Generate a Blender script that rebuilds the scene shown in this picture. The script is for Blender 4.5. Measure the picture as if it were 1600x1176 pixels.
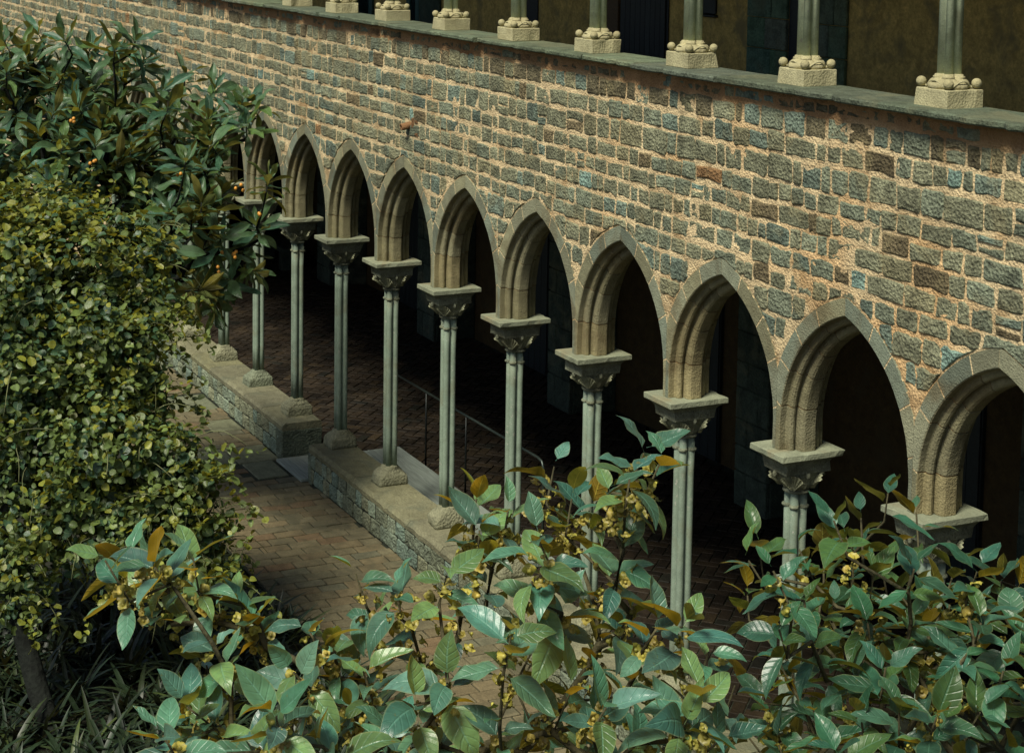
import bpy, bmesh, math, random
import numpy as np
from mathutils import Vector, Matrix, noise
rnd = random.Random(7)
R_ = math.radians
for o in list(bpy.data.objects): bpy.data.objects.remove(o)
scene = bpy.context.scene
COL = scene.collection

# ------------------------------------------------------------------ camera
CAM = Vector((9.77785, -8.29652, 7.45276))
CR = Vector((0.39305, 0.91948, 0.00822)); CU = Vector((-0.09003, 0.02958, 0.9955)); CF = Vector((-0.9151, 0.39202, -0.09441))
FPX, PX, PY = 2800.0, 591.1, 118.18
cam = bpy.data.cameras.new('camera'); camo = bpy.data.objects.new('camera', cam); COL.objects.link(camo)
cam.sensor_width = 36; cam.lens = 36 * FPX / 1600; cam.shift_x = (800 - PX) / 1600; cam.shift_y = -(588 - PY) / 1600
cam.clip_start = .1; cam.clip_end = 500
camo.matrix_world = Matrix(((CR.x, CU.x, -CF.x, CAM.x), (CR.y, CU.y, -CF.y, CAM.y), (CR.z, CU.z, -CF.z, CAM.z), (0, 0, 0, 1)))
scene.camera = camo
# ------------------------------------------------------------------ sky, sun, exposure
SUN = Vector((.34, -.60, 1.0)).normalized()
w = bpy.data.worlds.new('World'); scene.world = w; w.use_nodes = True
sky = w.node_tree.nodes.new('ShaderNodeTexSky'); sky.sky_type = 'NISHITA'; sky.sun_disc = False
sky.sun_elevation = math.asin(SUN.z); sky.sun_rotation = math.atan2(SUN.x, SUN.y)
sky.air_density = 1.0; sky.dust_density = 2.0; sky.ozone_density = .8
bg = w.node_tree.nodes['Background']; bg.inputs['Strength'].default_value = .054
w.node_tree.links.new(sky.outputs[0], bg.inputs[0])
sl = bpy.data.lights.new('sun', 'SUN'); sl.energy = 3.4; sl.angle = R_(16); sl.color = (1, .94, .80)
so = bpy.data.objects.new('sun', sl); COL.objects.link(so)
so.rotation_euler = (-SUN).to_track_quat('-Z', 'Y').to_euler(); so.location = (0, -10, 20)
scene.view_settings.view_transform = 'Standard'; scene.view_settings.look = 'None'
scene.view_settings.exposure = .54; scene.view_settings.gamma = 1
scene.render.engine = 'CYCLES'
scene.cycles.max_bounces = 5; scene.cycles.diffuse_bounces = 3; scene.cycles.transparent_max_bounces = 4

# ------------------------------------------------------------------ helpers
def ray(x, y): return CF + (x - PX) / FPX * CR + (PY - y) / FPX * CU
def at(x, y, d): return CAM + ray(x, y) * d
def onp(x, y, ax, v):
    d = ray(x, y); return CAM + d * ((v - CAM[ax]) / d[ax])
def tag(o, label=None, cat=None, group=None, kind=None):
    if label: o['label'] = label
    if cat: o['category'] = cat
    if group: o['group'] = group
    if kind: o['kind'] = kind
    return o
def empty(name, loc, label, cat, group=None):
    o = bpy.data.objects.new(name, None); COL.objects.link(o); o.location = loc; o.empty_display_size = .1
    return tag(o, label, cat, group, 'thing')
def mesh(name, V, Fc, mats, smooth=False, tint=None, mi=None, uv=None):
    me = bpy.data.meshes.new(name); me.from_pydata(V, [], Fc)
    if not isinstance(mats, (list, tuple)): mats = [mats]
    for m in mats: me.materials.append(m)
    if smooth: me.polygons.foreach_set('use_smooth', [True] * len(Fc))
    if mi is not None: me.polygons.foreach_set('material_index', mi)
    a = me.attributes.new('tint', 'FLOAT_COLOR', 'POINT')
    if tint is None: tint = (1, 1, 1)
    if len(tint) == 3 and not hasattr(tint[0], '__len__'):
        arr = np.tile(np.array([*tint, 1.], dtype=np.float32), len(V))
    else:
        t = np.ones((len(V), 4), dtype=np.float32); t[:, :3] = np.array(tint, dtype=np.float32); arr = t.ravel()
    a.data.foreach_set('color', arr)
    if uv is not None:
        l = me.uv_layers.new(name='UVMap'); li = np.empty(len(me.loops), dtype=np.int32); me.loops.foreach_get('vertex_index', li)
        l.data.foreach_set('uv', np.array(uv, dtype=np.float32)[li].ravel())
    return me
def put(name, me, parent=None, loc=None, mtx=None, color=None):
    """link a mesh; loc/mtx are in world space; parents are unrotated empties/meshes"""
    o = bpy.data.objects.new(name, me); COL.objects.link(o)
    off = Vector((0, 0, 0)); p = parent
    while p is not None: off += p.location; p = p.parent
    if parent is not None: o.parent = parent
    if mtx is not None: o.matrix_basis = Matrix.Translation(-off) @ mtx
    elif loc is not None: o.location = Vector(loc) - off
    else: o.location = -off if parent is not None else (0, 0, 0)
    if color: o.color = (*color, 1)
    return o
class MB:
    def __init__(s): s.V = []; s.F = []; s.T = []
    def add(s, V, Fc, t=(1, 1, 1)):
        n = len(s.V); s.V += [tuple(v) for v in V]; s.F += [tuple(i + n for i in f) for f in Fc]; s.T += [t] * len(V)
    def box(s, x0, x1, y0, y1, z0, z1, b=.0, t=(1, 1, 1), j=0):
        V, Fc = boxgeo(x0, x1, y0, y1, z0, z1, b, j); s.add(V, Fc, t)
    def tube(s, pts, rads, n=6, t=(1, 1, 1), cap=True):
        V, Fc = tubegeo(pts, rads, n, cap); s.add(V, Fc, t)
    def build(s, name, mat, parent=None, smooth=False, loc=None):
        return put(name, mesh(name, s.V, s.F, mat, smooth, s.T if s.T else None), parent, loc)
def boxgeo(x0, x1, y0, y1, z0, z1, b=0, j=0):
    V = []
    if b <= 0:
        for z in (z0, z1):
            for (x, y) in ((x0, y0), (x1, y0), (x1, y1), (x0, y1)): V.append((x, y, z))
        Fc = [(3, 2, 1, 0), (4, 5, 6, 7), (0, 1, 5, 4), (1, 2, 6, 5), (2, 3, 7, 6), (3, 0, 4, 7)]
        return V, Fc
    # chamfered box: 24 verts
    idx = {}
    for sx in (0, 1):
        for sy in (0, 1):
            for sz in (0, 1):
                X = (x0, x1)[sx]; Y = (y0, y1)[sy]; Z = (z0, z1)[sz]
                ix = X + (b if sx == 0 else -b); iy = Y + (b if sy == 0 else -b); iz = Z + (b if sz == 0 else -b)
                jx, jy, jz = (rnd.uniform(-j, j) for _ in range(3))
                for a, p in enumerate(((X, iy, iz), (ix, Y, iz), (ix, iy, Z))):
                    idx[(sx, sy, sz, a)] = len(V); V.append((p[0] + jx, p[1] + jy, p[2] + jz))
    Fc = []
    def quad(k): Fc.append(tuple(idx[q] for q in k))
    for s in (0, 1):
        f = [(s, 0, 0, 0), (s, 1, 0, 0), (s, 1, 1, 0), (s, 0, 1, 0)]; quad(f if s else f[::-1])
        f = [(0, s, 0, 1), (1, s, 0, 1), (1, s, 1, 1), (0, s, 1, 1)]; quad(f[::-1] if s else f)
        f = [(0, 0, s, 2), (1, 0, s, 2), (1, 1, s, 2), (0, 1, s, 2)]; quad(f if s else f[::-1])
    for a in (0, 1):
        for c in (0, 1):
            quad([(a, c, 0, 0), (a, c, 1, 0), (a, c, 1, 1), (a, c, 0, 1)] if a == c else [(a, c, 0, 1), (a, c, 1, 1), (a, c, 1, 0), (a, c, 0, 0)])
            quad([(a, 0, c, 2), (a, 1, c, 2), (a, 1, c, 0), (a, 0, c, 0)] if a == c else [(a, 0, c, 0), (a, 1, c, 0), (a, 1, c, 2), (a, 0, c, 2)])
            quad([(0, a, c, 1), (1, a, c, 1), (1, a, c, 2), (0, a, c, 2)] if a == c else [(0, a, c, 2), (1, a, c, 2), (1, a, c, 1), (0, a, c, 1)])
    for sx in (0, 1):
        for sy in (0, 1):
            for sz in (0, 1):
                k = [(sx, sy, sz, 0), (sx, sy, sz, 1), (sx, sy, sz, 2)]
                quad(k if (sx + sy + sz) % 2 == 1 else k[::-1])
    return V, Fc
def loft(rings, cap0=True, cap1=True):
    V = [v for r in rings for v in r]; n = len(rings[0]); Fc = []
    for i in range(len(rings) - 1):
        for j in range(n):
            k = (j + 1) % n; Fc.append((i * n + j, i * n + k, (i + 1) * n + k, (i + 1) * n + j))
    if cap0: Fc.append(tuple(range(n))[::-1])
    if cap1: Fc.append(tuple((len(rings) - 1) * n + j for j in range(n)))
    return V, Fc
def tubegeo(pts, rads, n=6, cap=True):
    pts = [Vector(p) for p in pts]
    if not hasattr(rads, '__len__'): rads = [rads] * len(pts)
    rings = []; up = Vector((0, 0, 1))
    for i, p in enumerate(pts):
        t = (pts[min(i + 1, len(pts) - 1)] - pts[max(i - 1, 0)])
        t = t.normalized() if t.length > 1e-9 else Vector((0, 0, 1))
        a = t.cross(up)
        if a.length < .1: a = t.cross(Vector((1, 0, 0)))
        a.normalize(); b = t.cross(a).normalized()
        rings.append([tuple(p + (a * math.cos(q) + b * math.sin(q)) * rads[i]) for q in (2 * math.pi * k / n for k in range(n))])
    return loft(rings, cap, cap)
def nz(x, y, z, s=1.0): return noise.noise(Vector((x * s, y * s, z * s)))

# ------------------------------------------------------------------ materials
def newmat(name):
    m = bpy.data.materials.new(name); m.use_nodes = True; nt = m.node_tree
    return m, nt, nt.nodes['Principled BSDF']
def N(nt, t, **kw):
    n = nt.nodes.new(t)
    for k, v in kw.items():
        if k.startswith('i_'):
            key = k[2:].replace('_', ' '); n.inputs[int(key) if key.isdigit() else key].default_value = v
        else: setattr(n, k, v)
    return n
def mixc(nt, a, b, fac, mode='MIX'):
    n = nt.nodes.new('ShaderNodeMix'); n.data_type = 'RGBA'; n.blend_type = mode; n.clamp_result = False
    for s, v in ((0, fac), (6, a), (7, b)):
        if hasattr(v, 'links') or hasattr(v, 'is_linked'): nt.links.new(v, n.inputs[s])
        else: n.inputs[s].default_value = v if s == 0 else ((*v, 1) if len(v) == 3 else v)
    return n.outputs[2]
def ramp(nt, src, stops):
    n = nt.nodes.new('ShaderNodeValToRGB'); cr = n.color_ramp
    while len(cr.elements) < len(stops): cr.elements.new(.5)
    for e, (p, c) in zip(cr.elements, stops):
        e.position = p; e.color = (*c, 1) if hasattr(c, '__len__') else (c, c, c, 1)
    nt.links.new(src, n.inputs[0]); return n.outputs[0]
def coords(nt): return nt.nodes.new('ShaderNodeNewGeometry').outputs['Position']
def noisen(nt, co, scale, detail=4, rough=.6, dist=0):
    n = N(nt, 'ShaderNodeTexNoise'); n.inputs['Scale'].default_value = scale; n.inputs['Detail'].default_value = detail
    n.inputs['Roughness'].default_value = rough; n.inputs['Distortion'].default_value = dist
    nt.links.new(co, n.inputs['Vector']); return n.outputs[0]
def tintsock(nt):
    a = N(nt, 'ShaderNodeAttribute', attribute_name='tint'); oi = N(nt, 'ShaderNodeObjectInfo')
    return mixc(nt, a.outputs['Color'], oi.outputs['Color'], 1.0, 'MULTIPLY')
GR = (.89, 1.045, .93)
def grd(c): return tuple(a * b for a, b in zip(c, GR))
def stone_mat(name, base, rough=.9, bump=.5, bscale=60, vary=.35, blotch=None, blotch_amt=.5, bdist=.01, spots=None):
    """weathered stone: tint attribute * base, cloud mottling, fine grain, optional lichen/stain blotches, bump"""
    m, nt, p = newmat(name); L = nt.links
    base = grd(base); blotch = grd(blotch) if blotch else None
    co = coords(nt)
    c = mixc(nt, base, tintsock(nt), 1.0, 'MULTIPLY')
    n1 = noisen(nt, co, 7, 6, .65, .4); n2 = noisen(nt, co, bscale, 4, .7); n3 = noisen(nt, co, 2.1, 5, .6, .6)
    g1 = ramp(nt, n1, [(.3, 1 - vary), (.7, 1 + vary)]); g2 = ramp(nt, n2, [(.3, 1 - vary * .9), (.7, 1 + vary * .9)])
    c = mixc(nt, c, g1, 1.0, 'MULTIPLY'); c = mixc(nt, c, g2, 1.0, 'MULTIPLY')
    if blotch:
        f = ramp(nt, n3, [(.52, 0), (.66, blotch_amt)]); c = mixc(nt, c, blotch, f)
    if spots:
        f = ramp(nt, noisen(nt, co, 26, 3, .5), [(.66, 0), (.71, .8)]); c = mixc(nt, c, spots, f)
    L.new(c, p.inputs['Base Color']); p.inputs['Roughness'].default_value = rough; p.inputs['Specular IOR Level'].default_value = .25
    v = N(nt, 'ShaderNodeTexVoronoi'); v.inputs['Scale'].default_value = bscale * .7; L.new(co, v.inputs['Vector'])
    h = N(nt, 'ShaderNodeMath', operation='ADD'); L.new(n2, h.inputs[0]); L.new(v.outputs['Distance'], h.inputs[1])
    h2 = N(nt, 'ShaderNodeMath', operation='MULTIPLY_ADD'); L.new(n1, h2.inputs[0]); h2.inputs[1].default_value = 1.5; L.new(h.outputs[0], h2.inputs[2])
    b = N(nt, 'ShaderNodeBump'); b.inputs['Strength'].default_value = bump; b.inputs['Distance'].default_value = bdist
    L.new(h2.outputs[0], b.inputs['Height']); L.new(b.outputs[0], p.inputs['Normal'])
    return m
def plain_mat(name, col, rough=.6, metal=0, vary=.2, scale=20, bump=.15):
    m, nt, p = newmat(name); co = coords(nt); col = grd(col)
    n1 = noisen(nt, co, scale, 5, .6); g = ramp(nt, n1, [(.3, 1 - vary), (.7, 1 + vary)])
    c = mixc(nt, mixc(nt, col, tintsock(nt), 1.0, 'MULTIPLY'), g, 1.0, 'MULTIPLY')
    nt.links.new(c, p.inputs['Base Color']); p.inputs['Roughness'].default_value = rough; p.inputs['Metallic'].default_value = metal
    b = N(nt, 'ShaderNodeBump'); b.inputs['Strength'].default_value = bump; b.inputs['Distance'].default_value = .004
    nt.links.new(n1, b.inputs['Height']); nt.links.new(b.outputs[0], p.inputs['Normal'])
    return m
def leaf_mat(name, top, under, trans=.3, rough=.4, veins=9, vein_bump=.5, rim=None):
    m, nt, p = newmat(name); L = nt.links
    uv = N(nt, 'ShaderNodeUVMap'); sep = N(nt, 'ShaderNodeSeparateXYZ'); L.new(uv.outputs[0], sep.inputs[0])
    ab = N(nt, 'ShaderNodeMath', operation='ABSOLUTE'); L.new(sep.outputs[0], ab.inputs[0])          # |u|, u in -1..1
    k = N(nt, 'ShaderNodeMath', operation='MULTIPLY_ADD'); L.new(ab.outputs[0], k.inputs[0]); k.inputs[1].default_value = -.22; L.new(sep.outputs[1], k.inputs[2])
    s = N(nt, 'ShaderNodeMath', operation='MULTIPLY'); L.new(k.outputs[0], s.inputs[0]); s.inputs[1].default_value = veins * 2 * math.pi
    sn = N(nt, 'ShaderNodeMath', operation='SINE'); L.new(s.outputs[0], sn.inputs[0])
    vein = ramp(nt, sn.outputs[0], [(.55, 0), (1.0, 1)])
    mid = ramp(nt, ab.outputs[0], [(.03, 1), (.10, 0)])
    co = coords(nt); mot = noisen(nt, co, 22, 4, .6)
    geo = N(nt, 'ShaderNodeNewGeometry')
    t = tintsock(nt)
    ct = mixc(nt, mixc(nt, top, t, 1, 'MULTIPLY'), ramp(nt, mot, [(.3, .72), (.7, 1.25)]), 1, 'MULTIPLY')
    ct = mixc(nt, ct, tuple(min(1, c * 1.9 + .03) for c in top), mixc(nt, (0, 0, 0), (.3, .3, .3), mid))
    ct = mixc(nt, ct, tuple(c * 1.3 for c in top), mixc(nt, (0, 0, 0), (.12, .12, .12), vein))
    cu = mixc(nt, mixc(nt, under, t, 1, 'MULTIPLY'), ramp(nt, mot, [(.3, .8), (.7, 1.15)]), 1, 'MULTIPLY')
    cu = mixc(nt, cu, tuple(min(1, c * 1.7 + .02) for c in under), mixc(nt, (0, 0, 0), (.6, .6, .6), mid))
    if rim:
        e = ramp(nt, ab.outputs[0], [(.88, 0), (.98, .38)]); ct = mixc(nt, ct, rim, e); cu = mixc(nt, cu, rim, e)
    wear = ramp(nt, noisen(nt, co, 38, 3, .7), [(.66, 0), (.74, .7)]); ct = mixc(nt, ct, tuple((a + b) * .5 for a, b in zip(under, (.12, .08, .03))), wear)
    c = mixc(nt, ct, cu, geo.outputs['Backfacing'])
    L.new(c, p.inputs['Base Color']); p.inputs['Roughness'].default_value = rough; p.inputs['Specular IOR Level'].default_value = .45
    hh = N(nt, 'ShaderNodeMath', operation='MULTIPLY_ADD'); L.new(vein, hh.inputs[0]); hh.inputs[1].default_value = -.6; L.new(mot, hh.inputs[2])
    hm = N(nt, 'ShaderNodeMath', operation='SUBTRACT'); L.new(hh.outputs[0], hm.inputs[0]); L.new(mid, hm.inputs[1])
    b = N(nt, 'ShaderNodeBump'); b.inputs['Strength'].default_value = vein_bump; b.inputs['Distance'].default_value = .004
    L.new(hm.outputs[0], b.inputs['Height']); L.new(b.outputs[0], p.inputs['Normal'])
    tr = N(nt, 'ShaderNodeBsdfTranslucent'); L.new(mixc(nt, mixc(nt, under, t, 1, 'MULTIPLY'), (1.5, 1.5, 1.2), 1, 'MULTIPLY'), tr.inputs[0])
    ms = N(nt, 'ShaderNodeMixShader'); ms.inputs[0].default_value = trans
    L.new(p.outputs[0], ms.inputs[1]); L.new(tr.outputs[0], ms.inputs[2])
    L.new(ms.outputs[0], nt.nodes['Material Output'].inputs[0])
    return m

M = {}
M['stone'] = stone_mat('wall_stone', (1, 1, 1), bump=1.0, bscale=55, vary=.48, blotch=(.34, .25, .14), blotch_amt=.4, bdist=.018)
M['mortar'] = stone_mat('mortar', (.68, .46, .295), bump=.9, bscale=70, vary=.22, blotch=(.34, .17, .075), blotch_amt=.6, bdist=.012)
M['voussoir'] = stone_mat('dressed_stone', (1, 1, 1), bump=.6, bscale=90, vary=.22, blotch=(.13, .085, .045), blotch_amt=.6, bdist=.008)
M['shaft'] = stone_mat('shaft_stone', (.232, .258, .215), bump=.3, bscale=120, vary=.2, blotch=(.20, .17, .115), blotch_amt=.6, bdist=.004, spots=(.36, .36, .30), rough=.75)
M['capital'] = stone_mat('capital_stone', (.165, .152, .115), bump=.7, bscale=70, vary=.42, blotch=(.11, .085, .05), blotch_amt=.6, bdist=.008)
M['abacus'] = stone_mat('abacus_stone', (.235, .22, .165), bump=.4, bscale=80, vary=.22, blotch=(.27, .17, .09), blotch_amt=.5, bdist=.006)
M['base'] = stone_mat('base_stone', (.25, .215, .15), bump=.8, bscale=50, vary=.3, blotch=(.13, .13, .10), blotch_amt=.5, bdist=.015)
M['coping'] = stone_mat('coping_stone', (.19, .158, .105), bump=.6, bscale=50, vary=.28, blotch=(.12, .115, .085), blotch_amt=.6, bdist=.012)
M['lowstone'] = stone_mat('low_wall_stone', (1, 1, 1), bump=.9, bscale=45, vary=.4, blotch=(.055, .06, .05), blotch_amt=.35, bdist=.02)
M['lowmortar'] = stone_mat('low_wall_joint', (.03, .03, .022), bump=.7, bscale=60, vary=.35)
M['pedestal'] = stone_mat('pedestal_stone', (.45, .36, .235), bump=.4, bscale=80, vary=.2, blotch=(.33, .25, .15), blotch_amt=.5, bdist=.01)
M['ledge'] = stone_mat('ledge_stone', (.125, .135, .105), bump=.6, bscale=55, vary=.35, blotch=(.2, .17, .11), blotch_amt=.5, bdist=.012)
M['paver'] = stone_mat('paver', (1, 1, 1), bump=.4, bscale=50, vary=.28, blotch=(.07, .06, .04), blotch_amt=.6, bdist=.008, rough=.8)
M['joint'] = stone_mat('paver_joint', (.035, .035, .025), bump=.6, bscale=60, vary=.4)
M['floor'] = stone_mat('gallery_brick', (1, 1, 1), bump=.5, bscale=50, vary=.35, blotch=(.05, .03, .02), blotch_amt=.6, bdist=.01, rough=.65)
M['soil'] = stone_mat('soil', (.02, .018, .012), bump=1, bscale=20, vary=.5)
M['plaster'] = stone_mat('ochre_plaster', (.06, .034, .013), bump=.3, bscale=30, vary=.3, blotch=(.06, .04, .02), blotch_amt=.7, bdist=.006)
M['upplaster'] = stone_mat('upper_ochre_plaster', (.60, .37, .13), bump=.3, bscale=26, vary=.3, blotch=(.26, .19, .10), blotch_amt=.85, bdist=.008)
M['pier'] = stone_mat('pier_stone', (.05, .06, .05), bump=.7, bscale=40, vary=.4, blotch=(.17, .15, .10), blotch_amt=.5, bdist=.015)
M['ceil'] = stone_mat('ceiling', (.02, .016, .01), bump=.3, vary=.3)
M['darkwood'] = plain_mat('dark_door_wood', (.012, .016, .018), .5, vary=.4, scale=30)
M['brownwood'] = plain_mat('brown_wood', (.10, .05, .018), .6, vary=.4, scale=30)
M['tealframe'] = plain_mat('teal_paint', (.03, .085, .08), .45)
M['glass'] = plain_mat('dark_glass', (.006, .016, .018), .1, vary=.1)
M['iron'] = plain_mat('black_iron', (.012, .013, .013), .4, metal=.6, vary=.2)
M['rail'] = plain_mat('worn_iron', (.05, .058, .055), .35, metal=.6, vary=.2)
M['terracotta'] = stone_mat('terracotta', (.26, .12, .06), bump=.4, vary=.25)
M['bark'] = stone_mat('bark', (.009, .010, .008), bump=1, bscale=30, vary=.45, bdist=.01)
M['twig'] = stone_mat('twig_bark', (.075, .058, .032), bump=.5, bscale=60, vary=.4)
M['paletwig'] = stone_mat('pale_twig', (.16, .15, .075), bump=.3, vary=.3)
M['fruit'] = plain_mat('orange_fruit', (.62, .24, .035), .4, vary=.15)
M['calyx'] = plain_mat('calyx', (.33, .26, .05), .5, vary=.45, scale=30)
M['straw'] = leaf_mat('strap_leaf', (.017, .033, .014), (.032, .036, .014), .15, .45, veins=0, vein_bump=.1)
M['persimmon'] = leaf_mat('persimmon_leaf', (.098, .25, .175), (.31, .25, .03), .34, .32, veins=6, vein_bump=.55, rim=(.34, .34, .14))
M['persimmon2'] = leaf_mat('persimmon_leaf_dark', (.050, .150, .088), (.19, .18, .028), .32, .33, veins=6, vein_bump=.55, rim=(.24, .27, .11))
M['loquat'] = leaf_mat('loquat_leaf', (.07, .14, .065), (.16, .15, .035), .27, .38, veins=14, vein_bump=.8)
M['vine'] = leaf_mat('round_leaf', (.115, .17, .055), (.14, .17, .038), .3, .42, veins=4, vein_bump=.3)

# wood boards, with grain along x
def wood_mat():
    m, nt, p = newmat('weathered_board'); L = nt.links; co = coords(nt)
    mp = N(nt, 'ShaderNodeMapping'); mp.inputs['Scale'].default_value = (.9, 14, 14); L.new(co, mp.inputs[0])
    n = noisen(nt, mp.outputs[0], 2.2, 5, .6, 1.2)
    c = mixc(nt, mixc(nt, (.20, .235, .20), tintsock(nt), 1, 'MULTIPLY'), ramp(nt, n, [(.35, .75), (.65, 1.2)]), 1, 'MULTIPLY')
    L.new(c, p.inputs['Base Color']); p.inputs['Roughness'].default_value = .7
    b = N(nt, 'ShaderNodeBump'); b.inputs['Strength'].default_value = .3; b.inputs['Distance'].default_value = .004
    L.new(n, b.inputs['Height']); L.new(b.outputs[0], p.inputs['Normal']); return m
M['wood'] = wood_mat()

# ------------------------------------------------------------------ arcade geometry
P = 1.6; ZA = 3.24; H0 = .193; MF = .043; S = P / 2 - MF; RISE = 1.035
RR = (RISE ** 2 + S * S) / (2 * S); XC = S - RR; ZS = ZA + H0; WV = .132
K0, K1 = -2, 14          # columns k at x=-P*k ; arch k spans columns k..k+1
XL, XR = -34.5, 4.0      # wall extents
ZT = 6.045               # underside of the ledge
def arch_depth(x, z):
    """signed: >0 inside the extrados of the nearest arch (metres)"""
    k = math.floor(-x / P)
    if k >= K1 or k < K0: return -1.0
    xm = -P * k - P / 2; dx = abs(x - xm); h = z - ZS
    if h <= 0: return S + WV - dx
    return RR + WV - math.hypot(dx - XC, h)

# ------------------------------------------------------------------ ground, path, gallery floor
def sheet(name, x0, x1, y0, y1, z, mat, nx=2, ny=2, amp=0, thick=None):
    V = []; Fc = []
    for i in range(nx + 1):
        for j in range(ny + 1):
            x = x0 + (x1 - x0) * i / nx; y = y0 + (y1 - y0) * j / ny
            V.append((x, y, z + (amp * nz(x, y, 3.1, .8) if amp else 0)))
    for i in range(nx):
        for j in range(ny):
            a = i * (ny + 1) + j; Fc.append((a, a + ny + 1, a + ny + 2, a + 1))
    return put(name, mesh(name, V, Fc, mat))
gnd = tag(sheet('garden_ground', -60, 40, -45, 40, -.09, M['soil']), kind='structure')
path = tag(sheet('path', -34, 6, -1.92, -.12, -.016, M['joint']), kind='structure')
gfl = tag(sheet('gallery_floor', -34, 6, .3, 5.4, -.016, M['joint']), kind='structure')
bed = tag(sheet('planting_bed', -34, 8, -16, -1.95, -.03, M['soil'], 80, 40, .06), kind='structure')

def paver_col():
    q = rnd.random()
    if q < .05: c = (.21, .12, .07)
    elif q < .30: c = (.205, .148, .088)
    elif q < .62: c = (.20, .16, .10)
    elif q < .92: c = (.18, .152, .10)
    else: c = (.14, .142, .105)
    k = rnd.uniform(.85, 1.1); c = tuple((a * .6 + b * .4) * .78 for a, b in zip(c, (.225, .145, .09))); return tuple(v * k for v in c)
def split_parts(items, parent, name, stuffname, mat, limit=300, smooth=False):
    """items: (sortkey, V, F, tint); the first `limit` by key become parts, the rest one stuff part"""
    items.sort(key=lambda t: -t[0]); mb = MB()
    for i, (s, V, Fc, t) in enumerate(items):
        if i < limit:
            c = Vector((sum(v[0] for v in V) / len(V), sum(v[1] for v in V) / len(V), sum(v[2] for v in V) / len(V)))
            me = mesh(name, [(v[0] - c.x, v[1] - c.y, v[2] - c.z) for v in V], Fc, mat, smooth, t)
            put(name, me, parent, c)
        else: mb.add(V, Fc, t)
    if mb.V: tag(mb.build(stuffname, mat, parent, smooth), kind='stuff')
def topx(x, y, z):
    d = Vector((x, y, z)) - CAM; zz = d.dot(CF); return PX + FPX * d.dot(CR) / zz, PY - FPX * d.dot(CU) / zz, zz
items = []
BW, BL = .19, .335
# larger green-grey flags in front of the passage and further along
FLAGS = [(-13.15, -12.45, -.75, -.18), (-12.43, -11.75, -.72, -.30), (-13.15, -12.45, -1.25, -.77), (-15.9, -15.1, -.78, -.18), (-18.4, -17.6, -.95, -.2), (-14.5, -13.95, -.62, -.18)]
def inflag(x, y): return any(a - .09 < x < b + .09 and c - .05 < y < d + .05 for a, b, c, d in FLAGS)
x = -30.0; row = 0
while x < 5.5:
    bw = BW * rnd.uniform(.93, 1.07)
    y = -1.90 - BL * (.5 if row % 2 else 0) + rnd.uniform(-.03, .03)
    while y < -.16:
        l = BL * rnd.uniform(.92, 1.1); a, b = max(y, -1.9), min(y + l, -.135)
        if b - a > .06 and not inflag(x + bw / 2, (a + b) / 2):
            dz = rnd.uniform(-.004, .005); g = .008
            V, Fc = boxgeo(x + g, x + bw - g, a + g, b - g, -.03, dz, .006, .003)
            px, py, zz = topx(x, (a + b) / 2, 0)
            vis = (1000 / zz) if (230 < px < 900 and 560 < py < 1180) else 1 / zz
            items.append((vis, V, Fc, paver_col()))
        y += l
    x += bw; row += 1
split_parts(items, path, 'paver', 'paver_field', M['paver'])
for (a, b, c, d) in FLAGS:
    V, Fc = boxgeo(a, b, c, d, -.03, .003, .008, .003)
    put('flagstone', mesh('flagstone', V, Fc, M['paver'], tint=rnd.choice([(.17, .152, .10), (.18, .155, .10), (.155, .145, .10)])), path)
# gallery floor: herringbone bricks
items = []
a_, b_ = .27, .135
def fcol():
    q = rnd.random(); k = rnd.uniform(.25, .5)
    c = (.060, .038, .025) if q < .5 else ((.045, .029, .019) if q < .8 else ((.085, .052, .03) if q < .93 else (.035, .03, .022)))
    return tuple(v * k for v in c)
ca, sa = math.cos(R_(45)), math.sin(R_(45))
def addbrick(u, v, horiz):
    L, W = (a_, b_) if horiz else (b_, a_)
    cxl, cyl = u + L / 2, v + W / 2
    X = -12 + cxl * ca - cyl * sa; Y = 2.7 + cxl * sa + cyl * ca
    if not (-26 < X < -3 and .42 < Y < 5.2): return
    g = .006; dz = rnd.uniform(-.004, .005)
    V, Fc = boxgeo(-L / 2 + g, L / 2 - g, -W / 2 + g, W / 2 - g, -.03, dz, .006, .002)
    V = [(X + p[0] * ca - p[1] * sa, Y + p[0] * sa + p[1] * ca, p[2]) for p in V]
    px, py, zz = topx(X, Y, 0)
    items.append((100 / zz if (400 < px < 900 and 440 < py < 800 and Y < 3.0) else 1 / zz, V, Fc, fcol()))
for n in range(-130, 130):
    for m in range(-70, 70):
        # period cell: one horizontal + one vertical brick; lattice vectors (b,b) and (2a,0)->(a_+..)
        u = n * b_ + m * 2 * a_; v = n * b_
        addbrick(u, v, True); addbrick(u + a_, v - (a_ - b_), False)
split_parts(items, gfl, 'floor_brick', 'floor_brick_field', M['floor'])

# ------------------------------------------------------------------ cloister wall
wall = empty('cloister_wall', (-12, 0, ZA), 'long rubble stone wall with pale mortar carried on the row of pointed arches', 'wall')
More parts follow.
